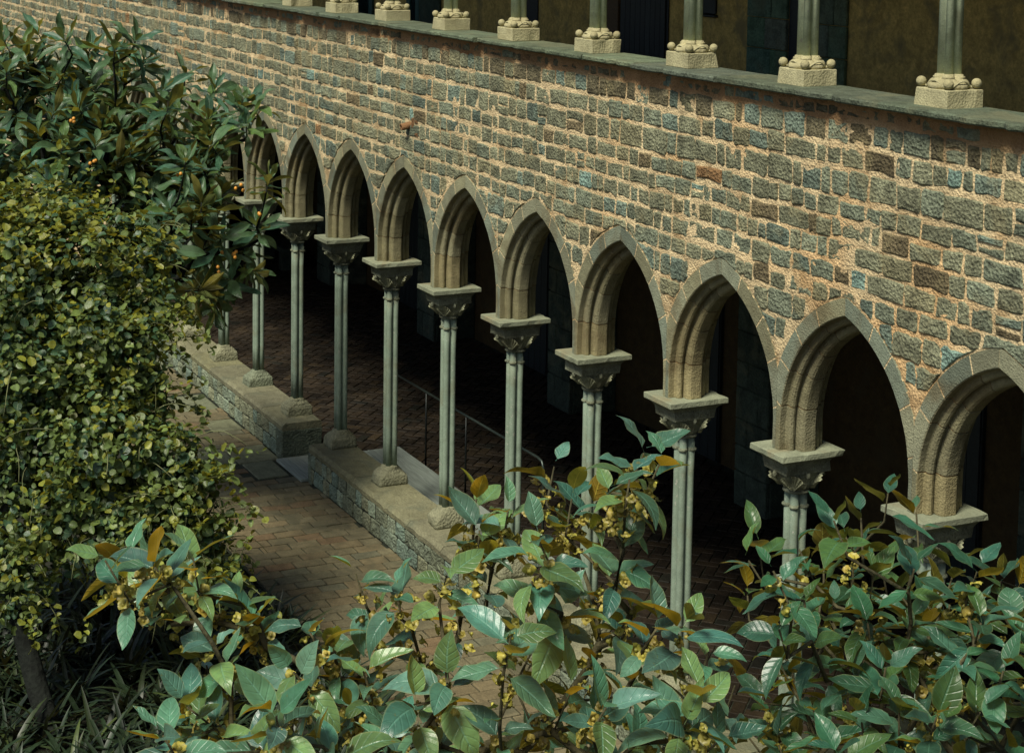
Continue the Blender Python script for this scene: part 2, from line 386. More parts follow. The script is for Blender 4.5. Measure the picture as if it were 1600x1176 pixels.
# mortar front, fine uneven sheet with openings
STEP = .028
nx = int((XR - XL) / STEP); z0w = ZA; nzc = int((ZT - z0w) / STEP)
V = []; idx = {}; Fc = []
def mort_y(x, z):
    a = arch_depth(x, z)
    if a > .014: return .02
    n = nz(x, z, 0, 9) * .6 + nz(x, z, 5, 22) * .45 + nz(x, z, 9, 2.0) * .75
    top = max(0, (z - 5.86) / .15) * .004
    return -.003 - .0125 * n - top
keep = np.zeros((nx, nzc), bool)
for i in range(nx):
    xc_ = XL + (i + .5) * STEP
    for j in range(nzc):
        keep[i, j] = arch_depth(xc_, z0w + (j + .5) * STEP) < .06
def gv(i, j):
    k = (i, j)
    if k not in idx:
        x, z = XL + i * STEP, z0w + j * STEP
        idx[k] = len(V); V.append((x, mort_y(x, z), z))
    return idx[k]
for i in range(nx):
    for j in range(nzc):
        if keep[i, j]: Fc.append((gv(i, j), gv(i + 1, j), gv(i + 1, j + 1), gv(i, j + 1)))
mt = []
for v in V:
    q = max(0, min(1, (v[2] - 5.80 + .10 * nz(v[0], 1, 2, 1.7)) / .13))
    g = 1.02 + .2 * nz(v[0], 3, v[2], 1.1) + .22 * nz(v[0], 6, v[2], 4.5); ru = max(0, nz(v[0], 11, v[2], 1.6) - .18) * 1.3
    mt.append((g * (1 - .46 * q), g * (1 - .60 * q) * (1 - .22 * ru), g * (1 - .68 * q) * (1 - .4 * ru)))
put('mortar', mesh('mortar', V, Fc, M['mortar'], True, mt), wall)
mb = MB(); mb.box(XL, XR, .06, .36, 4.72, ZT - .004); mb.box(XL, -P * K1 - .02, .015, .36, 0, 4.71); mb.box(-P * K0 + .02, XR, .015, .36, 0, 4.71)
mb.build('wall_core', M['mortar'], wall)

def stone_col(z):
    q = rnd.random()
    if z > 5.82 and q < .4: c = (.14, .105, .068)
    elif q < .52: c = (.205, .182, .128)
    elif q < .80: c = (.182, .178, .136)
    elif q < .91: c = (.150, .166, .142)
    elif q < .955: c = (.225, .185, .12)
    elif q < .98: c = (.15, .105, .065)
    elif q < .988: c = (.22, .11, .055)
    else: c = (.18, .23, .21)
    k = rnd.uniform(.82, 1.34); return tuple(v * k for v in c)
def stone_geo(poly, yf, bulge=.006):
    """poly: list of (x,z) ccw seen from the front (-y)"""
    n = len(poly); cx = sum(p[0] for p in poly) / n; cz = sum(p[1] for p in poly) / n
    r0 = [(p[0], .03, p[1]) for p in poly]
    r1 = [(p[0], yf + .005 + rnd.uniform(-.003, .003), p[1]) for p in poly]
    def ins(p, f): return (cx + (p[0] - cx) * f, cz + (p[1] - cz) * f)
    r2 = []
    for p in poly:
        d = math.hypot(p[0] - cx, p[1] - cz) + 1e-6; q = ins(p, 1 - min(.014, d * .3) / d); r2.append((q[0], yf - bulge * rnd.uniform(.3, 1.1), q[1]))
    r3 = []
    for p in poly:
        q = ins(p, .5); r3.append((q[0], yf - bulge * rnd.uniform(.3, 1.5), q[1]))
    V = r0 + r1 + r2 + r3 + [(cx, yf - bulge * rnd.uniform(.6, 1.5), cz)]
    Fc = []
    for a in range(3):
        for j in range(n):
            k = (j + 1) % n; Fc.append((a * n + j, a * n + k, (a + 1) * n + k, (a + 1) * n + j))
    for j in range(n): Fc.append((3 * n + j, 3 * n + (j + 1) % n, 4 * n))
    return V, Fc
def stone_poly(x0, x1, z0, z1, dense=False):
    w_, h_ = x1 - x0, z1 - z0; c = min(w_, h_) * rnd.uniform(.05, .13)
    j = lambda s=.010: rnd.uniform(-s, s)
    pts = [(x0 + c, z0), (x0 + w_ / 2, z0), (x1 - c, z0), (x1, z0 + c), (x1, z1 - c), (x1 - c, z1), (x0 + w_ / 2, z1), (x0 + c, z1), (x0, z1 - c), (x0, z0 + c)]
    if dense:
        q = []
        for i in range(len(pts)):
            a, b = pts[i], pts[(i + 1) % len(pts)]; n = max(1, int(math.hypot(b[0] - a[0], b[1] - a[1]) / .035))
            for t in range(n): q.append((a[0] + (b[0] - a[0]) * t / n, a[1] + (b[1] - a[1]) * t / n))
        pts = q
    return [(a + j(), b + j()) for a, b in pts]
def push_out(p):
    x, z = p
    for _ in range(3):
        for k in (math.floor(-x / P), math.floor(-x / P) - 1, math.floor(-x / P) + 1):
            xm = -P * k - P / 2; sgn = 1 if x >= xm else -1; dx = abs(x - xm); h = z - ZS
            if h <= 0 or k >= K1 or k < K0: continue
            vx, vz = dx - XC, h; d = math.hypot(vx, vz); rr = RR + WV + .018
            if d < rr: x = xm + sgn * (XC + vx * rr / d); z = ZS + vz * rr / d
    return x, z
def area(poly): return abs(sum(poly[i][0] * poly[(i + 1) % len(poly)][1] - poly[(i + 1) % len(poly)][0] * poly[i][1] for i in range(len(poly)))) / 2
items = []
z = ZA + .02
hs = []
while z < ZT - .07:
    h = rnd.uniform(.152, .222)
    if z + h > ZT - .10: h = ZT - .012 - z
    hs.append((z, h)); z += h
for (z, h) in hs:
    x = XL + rnd.uniform(0, .2)
    while x < XR:
        wd = rnd.choice([.12, .16, .19, .22, .25, .29, .36]) * rnd.uniform(.85, 1.15)
        gx = rnd.uniform(.003, .012); gz = rnd.uniform(.008, .031); gz2 = rnd.uniform(.006, .024)
        zz0 = z + gz2 + rnd.uniform(-.008, .008) + .012 * nz(x, z, 0, 1.3); zz1 = z + h - gz + rnd.uniform(-.008, .008) + .012 * nz(x, z, 0, 1.3)
        x0, x1 = x + gx, x + wd - gx
        near = max(arch_depth(a, b) for a in (x0, x1, (x0 + x1) / 2) for b in (zz0, zz1, (zz0 + zz1) / 2))
        split = [(x0, x1, zz0, zz1)]
        if rnd.random() < .025 and near < -.03 and wd > .16:          # two small stones one on the other
            zm = zz0 + (zz1 - zz0) * rnd.uniform(.4, .6); split = [(x0, x1, zz0, zm - .01), (x0, x1, zm + .01, zz1)]
        for (a, b, c, d) in split:
            poly = stone_poly(a, b, c, d, near > -.03)
            if near > -.03:
                A0 = area(poly)
                if arch_depth((a + b) / 2, (c + d) / 2) > -.012 and arch_depth((a + b) / 2, d) > -.03: continue
                poly = [push_out(p) for p in poly]
                if area(poly) < .005 or area(poly) > A0 * 1.5: continue
                # drop folded points
                q = [poly[0]]
                for p in poly[1:]:
                    if math.hypot(p[0] - q[-1][0], p[1] - q[-1][1]) > .010: q.append(p)
                poly = q
                if len(poly) < 5: continue
            V, Fc = stone_geo(poly, -.007 + rnd.uniform(-.005, .004) + (.006 if d > ZT - .1 else 0))
            px, py, dz = topx((a + b) / 2, 0, (c + d) / 2)
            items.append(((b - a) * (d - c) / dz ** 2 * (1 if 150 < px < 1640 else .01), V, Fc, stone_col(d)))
        x += wd
split_parts(items, wall, 'wall_stone', 'small_wall_stones', M['stone'])

# arches with their voussoirs
PROF = [(-WV, -.010), (-.006, -.010), (.002, -.002), (.004, .048), (.012, .056), (.034, .056), (.050, .066), (.057, .082), (.052, .100), (.036, .112), (.028, .118),
        (.040, .124), (.082, .126), (.104, .134), (.116, .150), (.118, .168)]
PROF = PROF + [(d, .4 - y) for d, y in PROF[::-1]]
def arch_pt(k, side, d, y, t, core=0):
    """t: 0 springing (abacus) .. 1 apex, along the arc; d offset into the opening"""
    xm = -P * k - P / 2; rad = RR - d - core * 0
    hst = H0 / (H0 + RR * 1.2)
    if t < hst: dx, zz = XC + rad, ZA + .002 + (H0 - .002) * t / hst
    else:
        q = (t - hst) / (1 - hst); thm = math.acos(max(-1, min(1, -XC / rad))); th = q * thm
        dx, zz = XC + rad * math.cos(th), ZS + rad * math.sin(th)
    dx = min(dx, P / 2 - .0015)
    return (xm + side * dx, y, zz)
def vous_geo(k, side, t0, t1, inset=0.0, nseg=4):
    pr = PROF if not inset else [(d - inset * (1 if 1 < i < len(PROF) - 2 else .002), y + ((.003 if i < 2 else inset * .6) if y < .2 else -inset * .6)) for i, (d, y) in enumerate(PROF)]
    rings = []
    for s in range(nseg + 1):
        t = t0 + (t1 - t0) * s / nseg
        rings.append([arch_pt(k, side, d, y, t) for d, y in pr])
    if side > 0: rings = rings[::-1]
    return loft(rings)
def vcol(warm=.5):
    q = rnd.random(); k = rnd.uniform(.85, 1.15)
    c = (.245, .205, .132) if q < .5 else ((.215, .198, .142) if q < .8 else ((.20, .19, .142) if q < .93 else (.27, .21, .125)))
    return tuple(v * k for v in c)
for k in range(K0, K1):
    V1, F1 = vous_geo(k, -1, 0.0, 1.0, .007, 18); V2, F2 = vous_geo(k, 1, 0.0, 1.0, .007, 18)
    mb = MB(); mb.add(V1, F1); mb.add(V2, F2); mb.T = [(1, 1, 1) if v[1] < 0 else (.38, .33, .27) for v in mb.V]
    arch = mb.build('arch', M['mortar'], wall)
    for side in (-1, 1):
        cuts = [0, .22 + rnd.uniform(-.03, .03), .43 + rnd.uniform(-.03, .03), .63 + rnd.uniform(-.03, .03), .82 + rnd.uniform(-.03, .02), 1.0]
        for a, b in zip(cuts, cuts[1:]):
            g = .0044
            V, Fc = vous_geo(k, side, a + (g if a > 0 else 0), b - (g if b < 1 else .0015), 0, 5)
            V = [(v[0], v[1] + .003 * nz(*v, 9), v[2]) for v in V]
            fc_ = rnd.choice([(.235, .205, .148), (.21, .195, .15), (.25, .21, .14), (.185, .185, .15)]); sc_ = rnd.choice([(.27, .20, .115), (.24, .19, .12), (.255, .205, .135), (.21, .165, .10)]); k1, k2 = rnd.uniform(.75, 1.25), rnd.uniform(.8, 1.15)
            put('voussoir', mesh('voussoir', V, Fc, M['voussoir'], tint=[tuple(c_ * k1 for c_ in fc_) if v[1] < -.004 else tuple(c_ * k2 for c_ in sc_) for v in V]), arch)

# ledge slabs on the parapet
x = XL
while x < XR:
    l = rnd.uniform(.75, 1.5); y0 = -.13 + rnd.uniform(-.018, .02); zt = 6.103 + rnd.uniform(-.004, .004); zb = ZT + .002 + rnd.uniform(0, .008)
    n = max(4, int(l / .09)); rings = []
    for i in range(n + 1):
        xx = x + .004 + (l - .008) * i / n
        e = .022 * nz(xx, 0, 1, 6) + .015 * nz(xx, 3, 1, 17) + (rnd.random() < .12) * .045; e2 = .012 * nz(xx, 7, 1, 12)
        rings.append([(xx, y0 + e + .014, zb), (xx, .385, zb), (xx, .385, zt), (xx, y0 + e + .01, zt), (xx, y0 + e, zt - .012), (xx, y0 + e + .002 + e2 * .5, zb + .012)])
    V, Fc = loft([r[::-1] for r in rings])
    put('ledge_slab', mesh('ledge_slab', V, Fc, M['ledge'], tint=(lambda k: (k, k * rnd.uniform(.95, 1.02), k * rnd.uniform(.85, 1.02)))(rnd.uniform(.75, 1.25))), wall)
    x += l
# terracotta rain spout
c = onp(641, 194, 1, 0)
V, Fc = tubegeo([(c.x, .04, c.z), (c.x - .01, -.11, c.z - .035)], .040, 14, False)
V2, F2 = tubegeo([(c.x, .04, c.z), (c.x - .01, -.108, c.z - .034)], .030, 14, False)
n = len(V); V += V2; Fc += [tuple(i + n for i in f[::-1]) for f in F2]
Fc += [(14 + j, 14 + (j + 1) % 14, n + 14 + (j + 1) % 14, n + 14 + j) for j in range(14)]
put('rain_spout', mesh('rain_spout', V, Fc, M['terracotta'], True), wall)
for (dx, dz, w_, h_) in ((.06, .02, .05, .13), (.13, .05, .10, .035), (.14, -.10, .10, .035)):
    V, Fc = stone_geo(stone_poly(c.x + dx, c.x + dx + w_, c.z + dz - h_ / 2, c.z + dz + h_ / 2), -.012)
    put('spout_tile', mesh('spout_tile', V, Fc, M['terracotta'], tint=(.6, .6, .6)), wall)

# ------------------------------------------------------------------ lower columns
def quat_r(th, a=.039, b=.034, core=.036):
    best = core
    for sx in (-1, 1):
        for sy in (-1, 1):
            cx, cy = a * sx, a * sy; d = cx * math.cos(th) + cy * math.sin(th); q = b * b - (cx * cx + cy * cy - d * d)
            if q > 0: best = max(best, d + math.sqrt(q))
    return best
NQ = 64
def quat_ring(z, s=1.0, a=.040, b=.033, core=.032):
    return [(s * quat_r(t, a, b, core) * math.cos(t), s * quat_r(t, a, b, core) * math.sin(t), z) for t in (2 * math.pi * i / NQ for i in range(NQ))]
def rrect(hx, hy, rad, z, n=10, wob=0):
    out = []
    for (sx, sy, a0) in ((1, 1, 0), (-1, 1, 90), (-1, -1, 180), (1, -1, 270)):
        for i in range(n):
            a = R_(a0 + 90 * i / (n - 1)); out.append((sx * (hx - rad) + rad * math.cos(a), sy * (hy - rad) + rad * math.sin(a), z))
    return out
ZB = .5
shaft_me = {}
def shaft_mesh(h, name='shaft'):
    V, Fc = loft([quat_ring(h * i / 6) for i in range(7)]); return mesh(name, V, Fc, M['shaft'], True)
SHZ0, SHZ1 = ZB + .20, ZA - .33
m_shaft = shaft_mesh(SHZ1 - SHZ0)
# necking ring
V, Fc = loft([quat_ring(z, s) for z, s in ((-.016, 1.0), (-.013, 1.13), (-.004, 1.2), (.006, 1.19), (.013, 1.1), (.016, 1.0))]); m_neck = mesh('neck_ring', V, Fc, M['capital'], True, (1.35, 1.4, 1.4))
# capital bell and block (origin at abacus top)
prof = [(-.050, .192, .262, .012), (-.062, .188, .256, .012), (-.085, .168, .230, .015), (-.108, .158, .216, .015), (-.112, .158, .216, .01), (-.183, .154, .210, .012),
        (-.188, .138, .188, .02), (-.23, .128, .168, .03), (-.28, .110, .135, .05), (-.32, .094, .100, .07), (-.336, .088, .091, .08), (-.342, .099, .101, .09), (-.352, .102, .104, .09), (-.362, .097, .099, .09), (-.366, .075, .075, .07)]
CAPV, CAPF = loft([rrect(hx, hy, rd, z) for z, hx, hy, rd in prof][::-1])
# fan leaf
def fan(L=.145, spread=46, outb=.055, nu=15, nv=6, thick=.016):
    F_, B_ = [], []
    for j in range(nv):
        v = j / (nv - 1)
        for i in range(nu):
            u = -1 + 2 * i / (nu - 1); ph = R_(spread) * u; ll = L * (.12 + .88 * v) * (1 - .10 * u * u)
            ridge = (.010 if i % 2 else -.004) * (.3 + .7 * v)
            x = ll * math.sin(ph); z = ll * math.cos(ph); o = outb * v ** 1.4 + ridge
            F_.append((x, o, z)); B_.append((x, o - thick - .012 * (1 - v), z - .003))
    V = F_ + B_; n = nu * nv; Fc = []
    for j in range(nv - 1):
        for i in range(nu - 1):
            a = j * nu + i; Fc.append((a, a + nu, a + nu + 1, a + 1)); Fc.append((n + a, n + a + 1, n + a + nu + 1, n + a + nu))
    for i in range(nu - 1):
        a = (nv - 1) * nu + i; Fc.append((a, n + a, n + a + 1, a + 1)); Fc.append((i, i + 1, n + i + 1, n + i))
    for j in range(nv - 1):
        a = j * nu; Fc.append((a, n + a, n + a + nu, a + nu)); b = a + nu - 1; Fc.append((b, b + nu, n + b + nu, n + b))
    return V, Fc
V, Fc = fan(); m_fan = mesh('fan_leaf', V, Fc, M['capital'], False, (1.5, 1.45, 1.35))  # lighter tint paints the carving's relief contrast onto the raised fans
V, Fc = fan(.13, 30, .022, 9, 5, .014); m_fan2 = mesh('fan_leaf', V, Fc, M['capital'], False, (1.1, 1.08, 1.0))
# boss between leaves
rings = [[(r_ * math.cos(a), r_ * .7 * math.sin(a), z_) for a in (2 * math.pi * i / 10 for i in range(10))] for r_, z_ in ((.004, -.03), (.02, -.022), (.026, 0), (.02, .022), (.004, .03))]
V, Fc = loft(rings); m_boss = mesh('boss', V, Fc, M['capital'], True)
def eroded_slab(hx, hy, z0, z1, seed, chips=.012):
    # slab with softly broken edges: subdivided outline
    def ring(z, inset):
        o = []; n = 12
        for (ax, ay, bx, by) in ((-1, -1, 1, -1), (1, -1, 1, 1), (1, 1, -1, 1), (-1, 1, -1, -1)):
            for i in range(n):
                t = i / n; x = (ax + (bx - ax) * t) * hx; y = (ay + (by - ay) * t) * hy
                e = max(0, nz(x + seed, y, z * 3, 7) - .12) * chips * 2.0 + inset
                o.append((x - math.copysign(min(e, abs(x)), x) * (abs(x) > hx - 1e-4), y - math.copysign(min(e, abs(y)), y) * (abs(y) > hy - 1e-4), z))
        return o
    return loft([ring(z0, .004), ring(z0 + .006, 0), ring(z1 - .006, 0), ring(z1, .006)])
ORD = ['first', 'second', 'third', 'fourth', 'fifth', 'sixth', 'seventh', 'eighth', 'ninth', 'tenth']
YC = .2
for k in range(K0, K1 + 1):
    if k <= 7: lab = 'grey lobed stone column, %s from the passage on the near low wall' % ORD[7 - k]
    else: lab = 'grey lobed stone column, %s from the passage on the far low wall' % ORD[k - 8]
    X = -P * k
    col = empty('cloister_column', (X, YC, ZB), lab, 'column', 'lower arcade columns')
    V, Fc = eroded_slab(.221, .2915, -.052, 0, k * 3.7); put('abacus', mesh('abacus', V, Fc, M['abacus'], tint=[rnd.uniform(.88, 1.12)] * 3), col, (X, YC, ZA - .0005))
    wv = [(v[0] * (1 + .10 * nz(v[0] + k, v[1], v[2], 9) + .05 * nz(v[0] + k, v[1], v[2], 24)), v[1] * (1 + .10 * nz(v[0] + k, v[1] + 3, v[2], 9)), v[2] + .005 * nz(v[0], v[1] + k, v[2], 14)) if v[2] < -.06 else v for v in CAPV]
    cp = put('capital', mesh('capital', wv, CAPF, M['capital'], False, [rnd.uniform(.88, 1.12)] * 3), col, (X, YC, ZA))
    for a in range(8):
        ang = R_(45 * a); corner = a % 2 == 1
        dirv = Vector((math.cos(ang), math.sin(ang), 0))
        if corner: ox, oy = .098 * math.copysign(1, dirv.x), .105 * math.copysign(1, dirv.y); me = m_fan
        else: ox, oy = .104 * round(dirv.x), .11 * round(dirv.y); me = m_fan2
        rot = Matrix.Rotation(ang - math.pi / 2, 4, 'Z')
        put('fan_leaf', me, cp, mtx=Matrix.Translation((X + ox, YC + oy, ZA - .335 + rnd.uniform(-.006, .006))) @ rot @ Matrix.Scale(rnd.uniform(.9, 1.08), 4) @ Matrix.Rotation(rnd.uniform(-.08, .08), 4, 'Y'))
    for a in range(4):
        ang = R_(90 * a); ox, oy = .15 * round(math.cos(ang)), .20 * round(math.sin(ang))
        put('boss', m_boss, cp, mtx=Matrix.Translation((X + ox, YC + oy, ZA - .20)) @ Matrix.Rotation(ang, 4, 'Z'))
    put('neck_ring', m_neck, col, (X, YC, ZA - .475))
    put('shaft', m_shaft, col, (X, YC, SHZ0), color=[rnd.uniform(.86, 1.1)] * 3)
    # weathered base
    er = {7: .45, 6: .75, 5: .8, 4: .7, 3: .5, 8: .25, 9: .08, 10: .2}.get(k, .5)
    rings = []
    for z_, hx, hy, rd in ((0, .150, .190, .02), (.03, .152, .192, .02), (.10, .150, .188, .025), (.125, .142, .178, .03), (.14, .128, .16, .05), (.165, .122, .145, .08), (.19, .105, .115, .09), (.212, .098, .104, .09), (.225, .085, .088, .08)):
        rr = rrect(hx, hy, min(rd + er * .03 * (1 - abs(z_ - .1) * 3), hx - .002), z_, 8)
        o = []
        for (x_, y_, zz_) in rr:
            n = nz(x_ + k * 5, y_, zz_, 7) * .035 * er + nz(x_ + k * 5, y_, zz_, 18) * .015 * er
            if z_ > .2: n *= .2
            l = math.hypot(x_, y_); s_ = 1 + n / l - er * .05 * (z_ < .13); o.append((x_ * s_, y_ * s_, zz_ - (.02 * er * max(0, nz(x_, y_ + k, 1, 5)) if .05 < z_ < .2 else 0)))
        rings.append(o)
    V, Fc = loft(rings); put('base', mesh('base', V, Fc, M['base'], er > .3, tint=[(.75, .85, .9), (1, 1, 1)][er > .15]), col, (X, YC - .005, ZB))

# ------------------------------------------------------------------ low walls
YF, YBK = -.173, .40
def low_wall(x0, x1, label, endx, roughcop):
    t = empty('low_wall', ((x0 + x1) / 2, .1, 0), label, 'wall', 'low walls under the columns')
    mb = MB(); mb.box(x0 + .02, x1 - .02, YF + .018, YBK - .02, -.05, ZB - .09); mb.build('core', M['lowmortar'], t)
    # coping stones
    x = x0; n = 0
    while x < x1 - .01:
        l = min(rnd.uniform(.55, 1.0), x1 - x)
        if x1 - (x + l) < .3: l = x1 - x
        V = []; rings = []
        ns = max(4, int(l / .08)); tt = rnd.uniform(-.006, .006)
        for i in range(ns + 1):
            xx = x + .004 + (l - .008) * i / ns; e = (.012 * nz(xx, 0, 4, 5) + .012 * nz(xx, 2, 4, 14)) * roughcop; c = .018 + .012 * roughcop * (1 + nz(xx, 9, 1, 8))
            if i in (0, ns): c += .008; 
            rings.append([(xx, YF + .006 + e, ZB - .10), (xx, YF + e * .5, ZB - c - .012 + tt), (xx, YF + c + e, ZB - .002 + tt), (xx, .1, ZB + tt), (xx, YBK - .02, ZB + tt), (xx, YBK, ZB - .02), (xx, YBK, ZB - .10)])
        V, Fc = loft(rings); k_ = rnd.uniform(.85, 1.15)
        put('coping_stone', mesh('coping_stone', V, Fc, M['coping'], tint=(k_, k_, k_ * rnd.uniform(.9, 1.05))), t)
        x += l
    # face stones, two courses
    items = []
    for (z0, z1) in ((.012, .205), (.213, .392)):
        x = x0 + .005
        while x < x1 - .03:
            l = min(rnd.uniform(.16, .36), x1 - x - .005)
            if z0 > .1 and roughcop < .7: l *= 1
            poly = stone_poly(x + .011, x + l - .011, z0 + rnd.uniform(-.004, .004), z1 + rnd.uniform(-.006, .006))
            V, Fc = stone_geo(poly, 0, .014); V = [(a, b + YF + .014 if b < .02 else b + YF + .02, c) for a, b, c in V]
            k_ = rnd.uniform(.75, 1.25); c = rnd.choice([(.20, .20, .155), (.215, .225, .18), (.17, .165, .12), (.22, .20, .14), (.155, .18, .155)])
            px, py, dz = topx(x, YF, z0); vis = 1 if 250 < px < 760 else .001
            items.append((vis / dz, V, Fc, tuple(v * k_ for v in c))); x += l
    split_parts(items, t, 'face_stone', 'face_stone_field', M['lowstone'])
    # end block
    ex0, ex1 = (x1 - .25, x1) if endx > 0 else (x0, x0 + .02)
    V, Fc = boxgeo(min(ex0, ex1), max(ex0, ex1) + (.004 if endx > 0 else 0), YF - .004, YBK + .004, -.02, ZB - .102, .012, .004)
    if endx > 0: put('end_block', mesh('end_block', V, Fc, M['lowstone'], tint=(.105, .11, .085)), t)
    else:
        V, Fc = boxgeo(x0 - .012, x0 + .10, YF - .004, YBK + .004, -.02, ZB - .102, .012, .004); put('end_block', mesh('end_block', V, Fc, M['lowstone'], tint=(.16, .165, .125)), t)
low_wall(-30.5, -12.37, 'far low wall of squared stones ending in a dark block beside the passage', 1, .5)
low_wall(-11.38, 4.0, 'near low wall with worn coping stones running behind the leafy branches', -1, 1.3)

# ------------------------------------------------------------------ wooden passage threshold, ramp, handrail
th = empty('wooden_threshold', (-11.9, .1, 0), 'grey wooden boards bridging the passage between the two low walls', 'boards')
y = -.27
for i, wd in enumerate((.15, .17, .17, .17)):
    V, Fc = boxgeo(-12.34, -11.40, y + .003, y + wd - .003, .006, .045, .004, .001)
    put('board', mesh('board', V, Fc, M['wood'], tint=[rnd.uniform(.9, 1.15)] * 3), th); y += wd
rp = empty('wooden_ramp', (-10, .9, 0), 'long grey wooden ramp lying in the gallery just behind the near low wall', 'ramp')
y = .43
for i in range(4):
    wd = .24
    V, Fc = boxgeo(-12.0, -7.6, y + .003, y + wd - .003, .06, .125, .004, .001)
    V = [(a, b, c - .012 * (a + 12)) for a, b, c in V]
    put('board', mesh('board', V, Fc, M['wood'], tint=[rnd.uniform(.92, 1.1)] * 3), rp); y += wd
mb = MB(); mb.box(-11.98, -7.6, .46, 1.36, -.01, .056); V = mb.V; mb.V = [(a, b, c - .012 * (a + 12) if c > 0 else c) for a, b, c in V]; mb.build('ramp_frame', M['iron'], rp)
hr = empty('handrail', (-10, 1.44, .1), 'thin iron handrail on upright posts along the wooden ramp', 'handrail')
V, Fc = tubegeo([(-12.35, 1.44, 1.06), (-10.2, 1.44, 1.07), (-8.15, 1.44, 1.09), (-8.05, 1.44, 1.07), (-8.01, 1.44, 1.0), (-8.0, 1.44, .02)], .016, 8)
put('rail', mesh('rail', V, Fc, M['rail'], True), hr)
for x in (-12.3, -11.25, -10.05, -8.9):
    mb = MB(); mb.tube([(x, 1.44, 0), (x, 1.44, 1.06)], .014, 6); mb.build('post', M['iron'], hr, True)

# ------------------------------------------------------------------ galleries behind: back walls, ceilings
YW = 5.3
bw = empty('gallery_back_wall', (-12, YW, 0), 'dark ochre plastered back wall of the lower gallery with stone piers', 'wall')
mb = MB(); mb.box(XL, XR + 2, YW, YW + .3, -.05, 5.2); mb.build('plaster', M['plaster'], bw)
for cx in (-3.4, -8.3, -13.2, -17.95, -22.8, -27.6):
    mb = MB(); mb.box(cx - .33, cx + .33, 4.53, YW - .004, -.04, 4.6); pr = mb.build('pier', M['pier'], bw)
    z = 0; i = 0
    while z < 4.4:
        h = rnd.uniform(.32, .5); cut = cx + (.12 if i % 2 else -.1)
        for a, b in ((cx - .345, cut), (cut, cx + .345)):
            V, Fc = boxgeo(a + .005, b - .005, 4.50, 4.56, z + .006, z + h - .006, .012, .004); put('pier_block', mesh('pier_block', V, Fc, M['pier'], tint=[rnd.uniform(.7, 1.3)] * 3), pr)
        V, Fc = boxgeo(cx + .30, cx + .347, 4.565, YW - .01, z + .006, z + h - .006, .012, .003); put('pier_block', mesh('pier_block', V, Fc, M['pier'], tint=[rnd.uniform(.6, 1.1)] * 3), pr)
        z += h; i += 1
for cx in (-5.6, -10.6, -15.4, -20.2):
    d = MB(); d.box(cx - .5, cx + .5, YW - .05, YW - .003, 0, 2.3); do = d.build('door', M['darkwood'], bw)
    for i in range(5):
        V, Fc = boxgeo(cx - .48 + .194 * i, cx - .48 + .194 * i + .184, YW - .075, YW - .048, .02, 2.26, .004); put('door_board', mesh('door_board', V, Fc, M['darkwood']), do)
# stone bench at the far end
be = empty('stone_bench', (-25, 4.3, 0), 'dark stone bench against the gallery wall beyond the far columns', 'bench')
V, Fc = boxgeo(-26.2, -24.0, 4.1, 4.6, .38, .5, .015); put('seat', mesh('seat', V, Fc, M['pier']), be)
for x in (-25.9, -24.4):
    V, Fc = boxgeo(x, x + .2, 4.15, 4.55, -.01, .378, .01); put('leg', mesh('leg', V, Fc, M['pier']), be)
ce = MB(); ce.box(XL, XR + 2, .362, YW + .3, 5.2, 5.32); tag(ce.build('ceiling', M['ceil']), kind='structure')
for nm, x in (('added_end_wall', XL - .3), ('added_end_wall', XR + 1.7)):  # unseen walls added to box in the gallery and keep it dark
    mb = MB(); mb.box(x, x + .3, .3, YW + .3, -.05, 9.2); tag(mb.build(nm, M['plaster']), 'unseen end wall added to keep light out of the %s end of the gallery' % ('far' if x < 0 else 'near'), 'wall', 'gallery end walls', 'thing')
YU = 5.1
uw = empty('upper_gallery_wall', (-6, YU, 5.3), 'ochre plastered wall of the upper gallery seen between the small columns', 'wall')
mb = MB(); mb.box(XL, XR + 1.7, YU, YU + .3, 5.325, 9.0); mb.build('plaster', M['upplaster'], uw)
def ux(px, py=40): return onp(px, py, 1, YU).x
def upart(name, p0, p1, dep, mat, z0=5.33, z1=7.6, py=40, t=(1, 1, 1), parent=None, b=.01):
    V, Fc = boxgeo(ux(p0, py), ux(p1, py), YU - dep, YU - .002, z0, z1, b); return put(name, mesh(name, V, Fc, mat, tint=t), parent or uw)
# stone door surround left and right of the second upper column from the right
for (a, b, dep) in ((1172, 1234, .05), (1277, 1327, .05)):
    z = 5.34; j = 0
    while z < 7.7:
        h = rnd.uniform(.3, .42); m_ = a + (b - a) * (.45 if j % 2 else .6)
        for (p, q) in ((a, m_), (m_, b)):
            upart('surround_block', p + .4, q - .4, dep + rnd.uniform(0, .012), M['pier'], z + .005, z + h - .005, t=tuple(v * rnd.uniform(.9, 1.2) for v in (2.6, 2.7, 2.4)))
        z += h; j += 1
dr = upart('door', 1234.5, 1276.5, .012, M['darkwood'])
dr = upart('door', 972, 1046, .03, M['darkwood'], z1=7.9)
for i in range(9): upart('door_board', 974 + i * 7.8, 974 + i * 7.8 + 7.2, .055, M['darkwood'], z1=7.85, parent=dr, t=(rnd.uniform(.7, 1.6),) * 3, b=.004)
upart('door_frame', 951, 971, .07, M['brownwood'], z1=7.9)
wi = upart('window', 1098, 1121, .04, M['darkwood'], z0=onp(1110, 22, 1, YU).z, z1=7.4, py=10)
upart('sill', 1096, 1123, .07, M['darkwood'], z0=onp(1110, 22, 1, YU).z - .04, z1=onp(1110, 22, 1, YU).z - .004, py=10, parent=wi)
dr = upart('door', 815, 842, .03, M['darkwood'], py=10)
for (a, b) in ((640, 657), (556, 584)):
    wi = upart('window', a, b, .03, M['glass'], py=10); upart('frame', a - 1, a + 4, .06, M['tealframe'], py=10, parent=wi); upart('frame', b - 4, b + 1, .06, M['tealframe'], py=10, parent=wi)
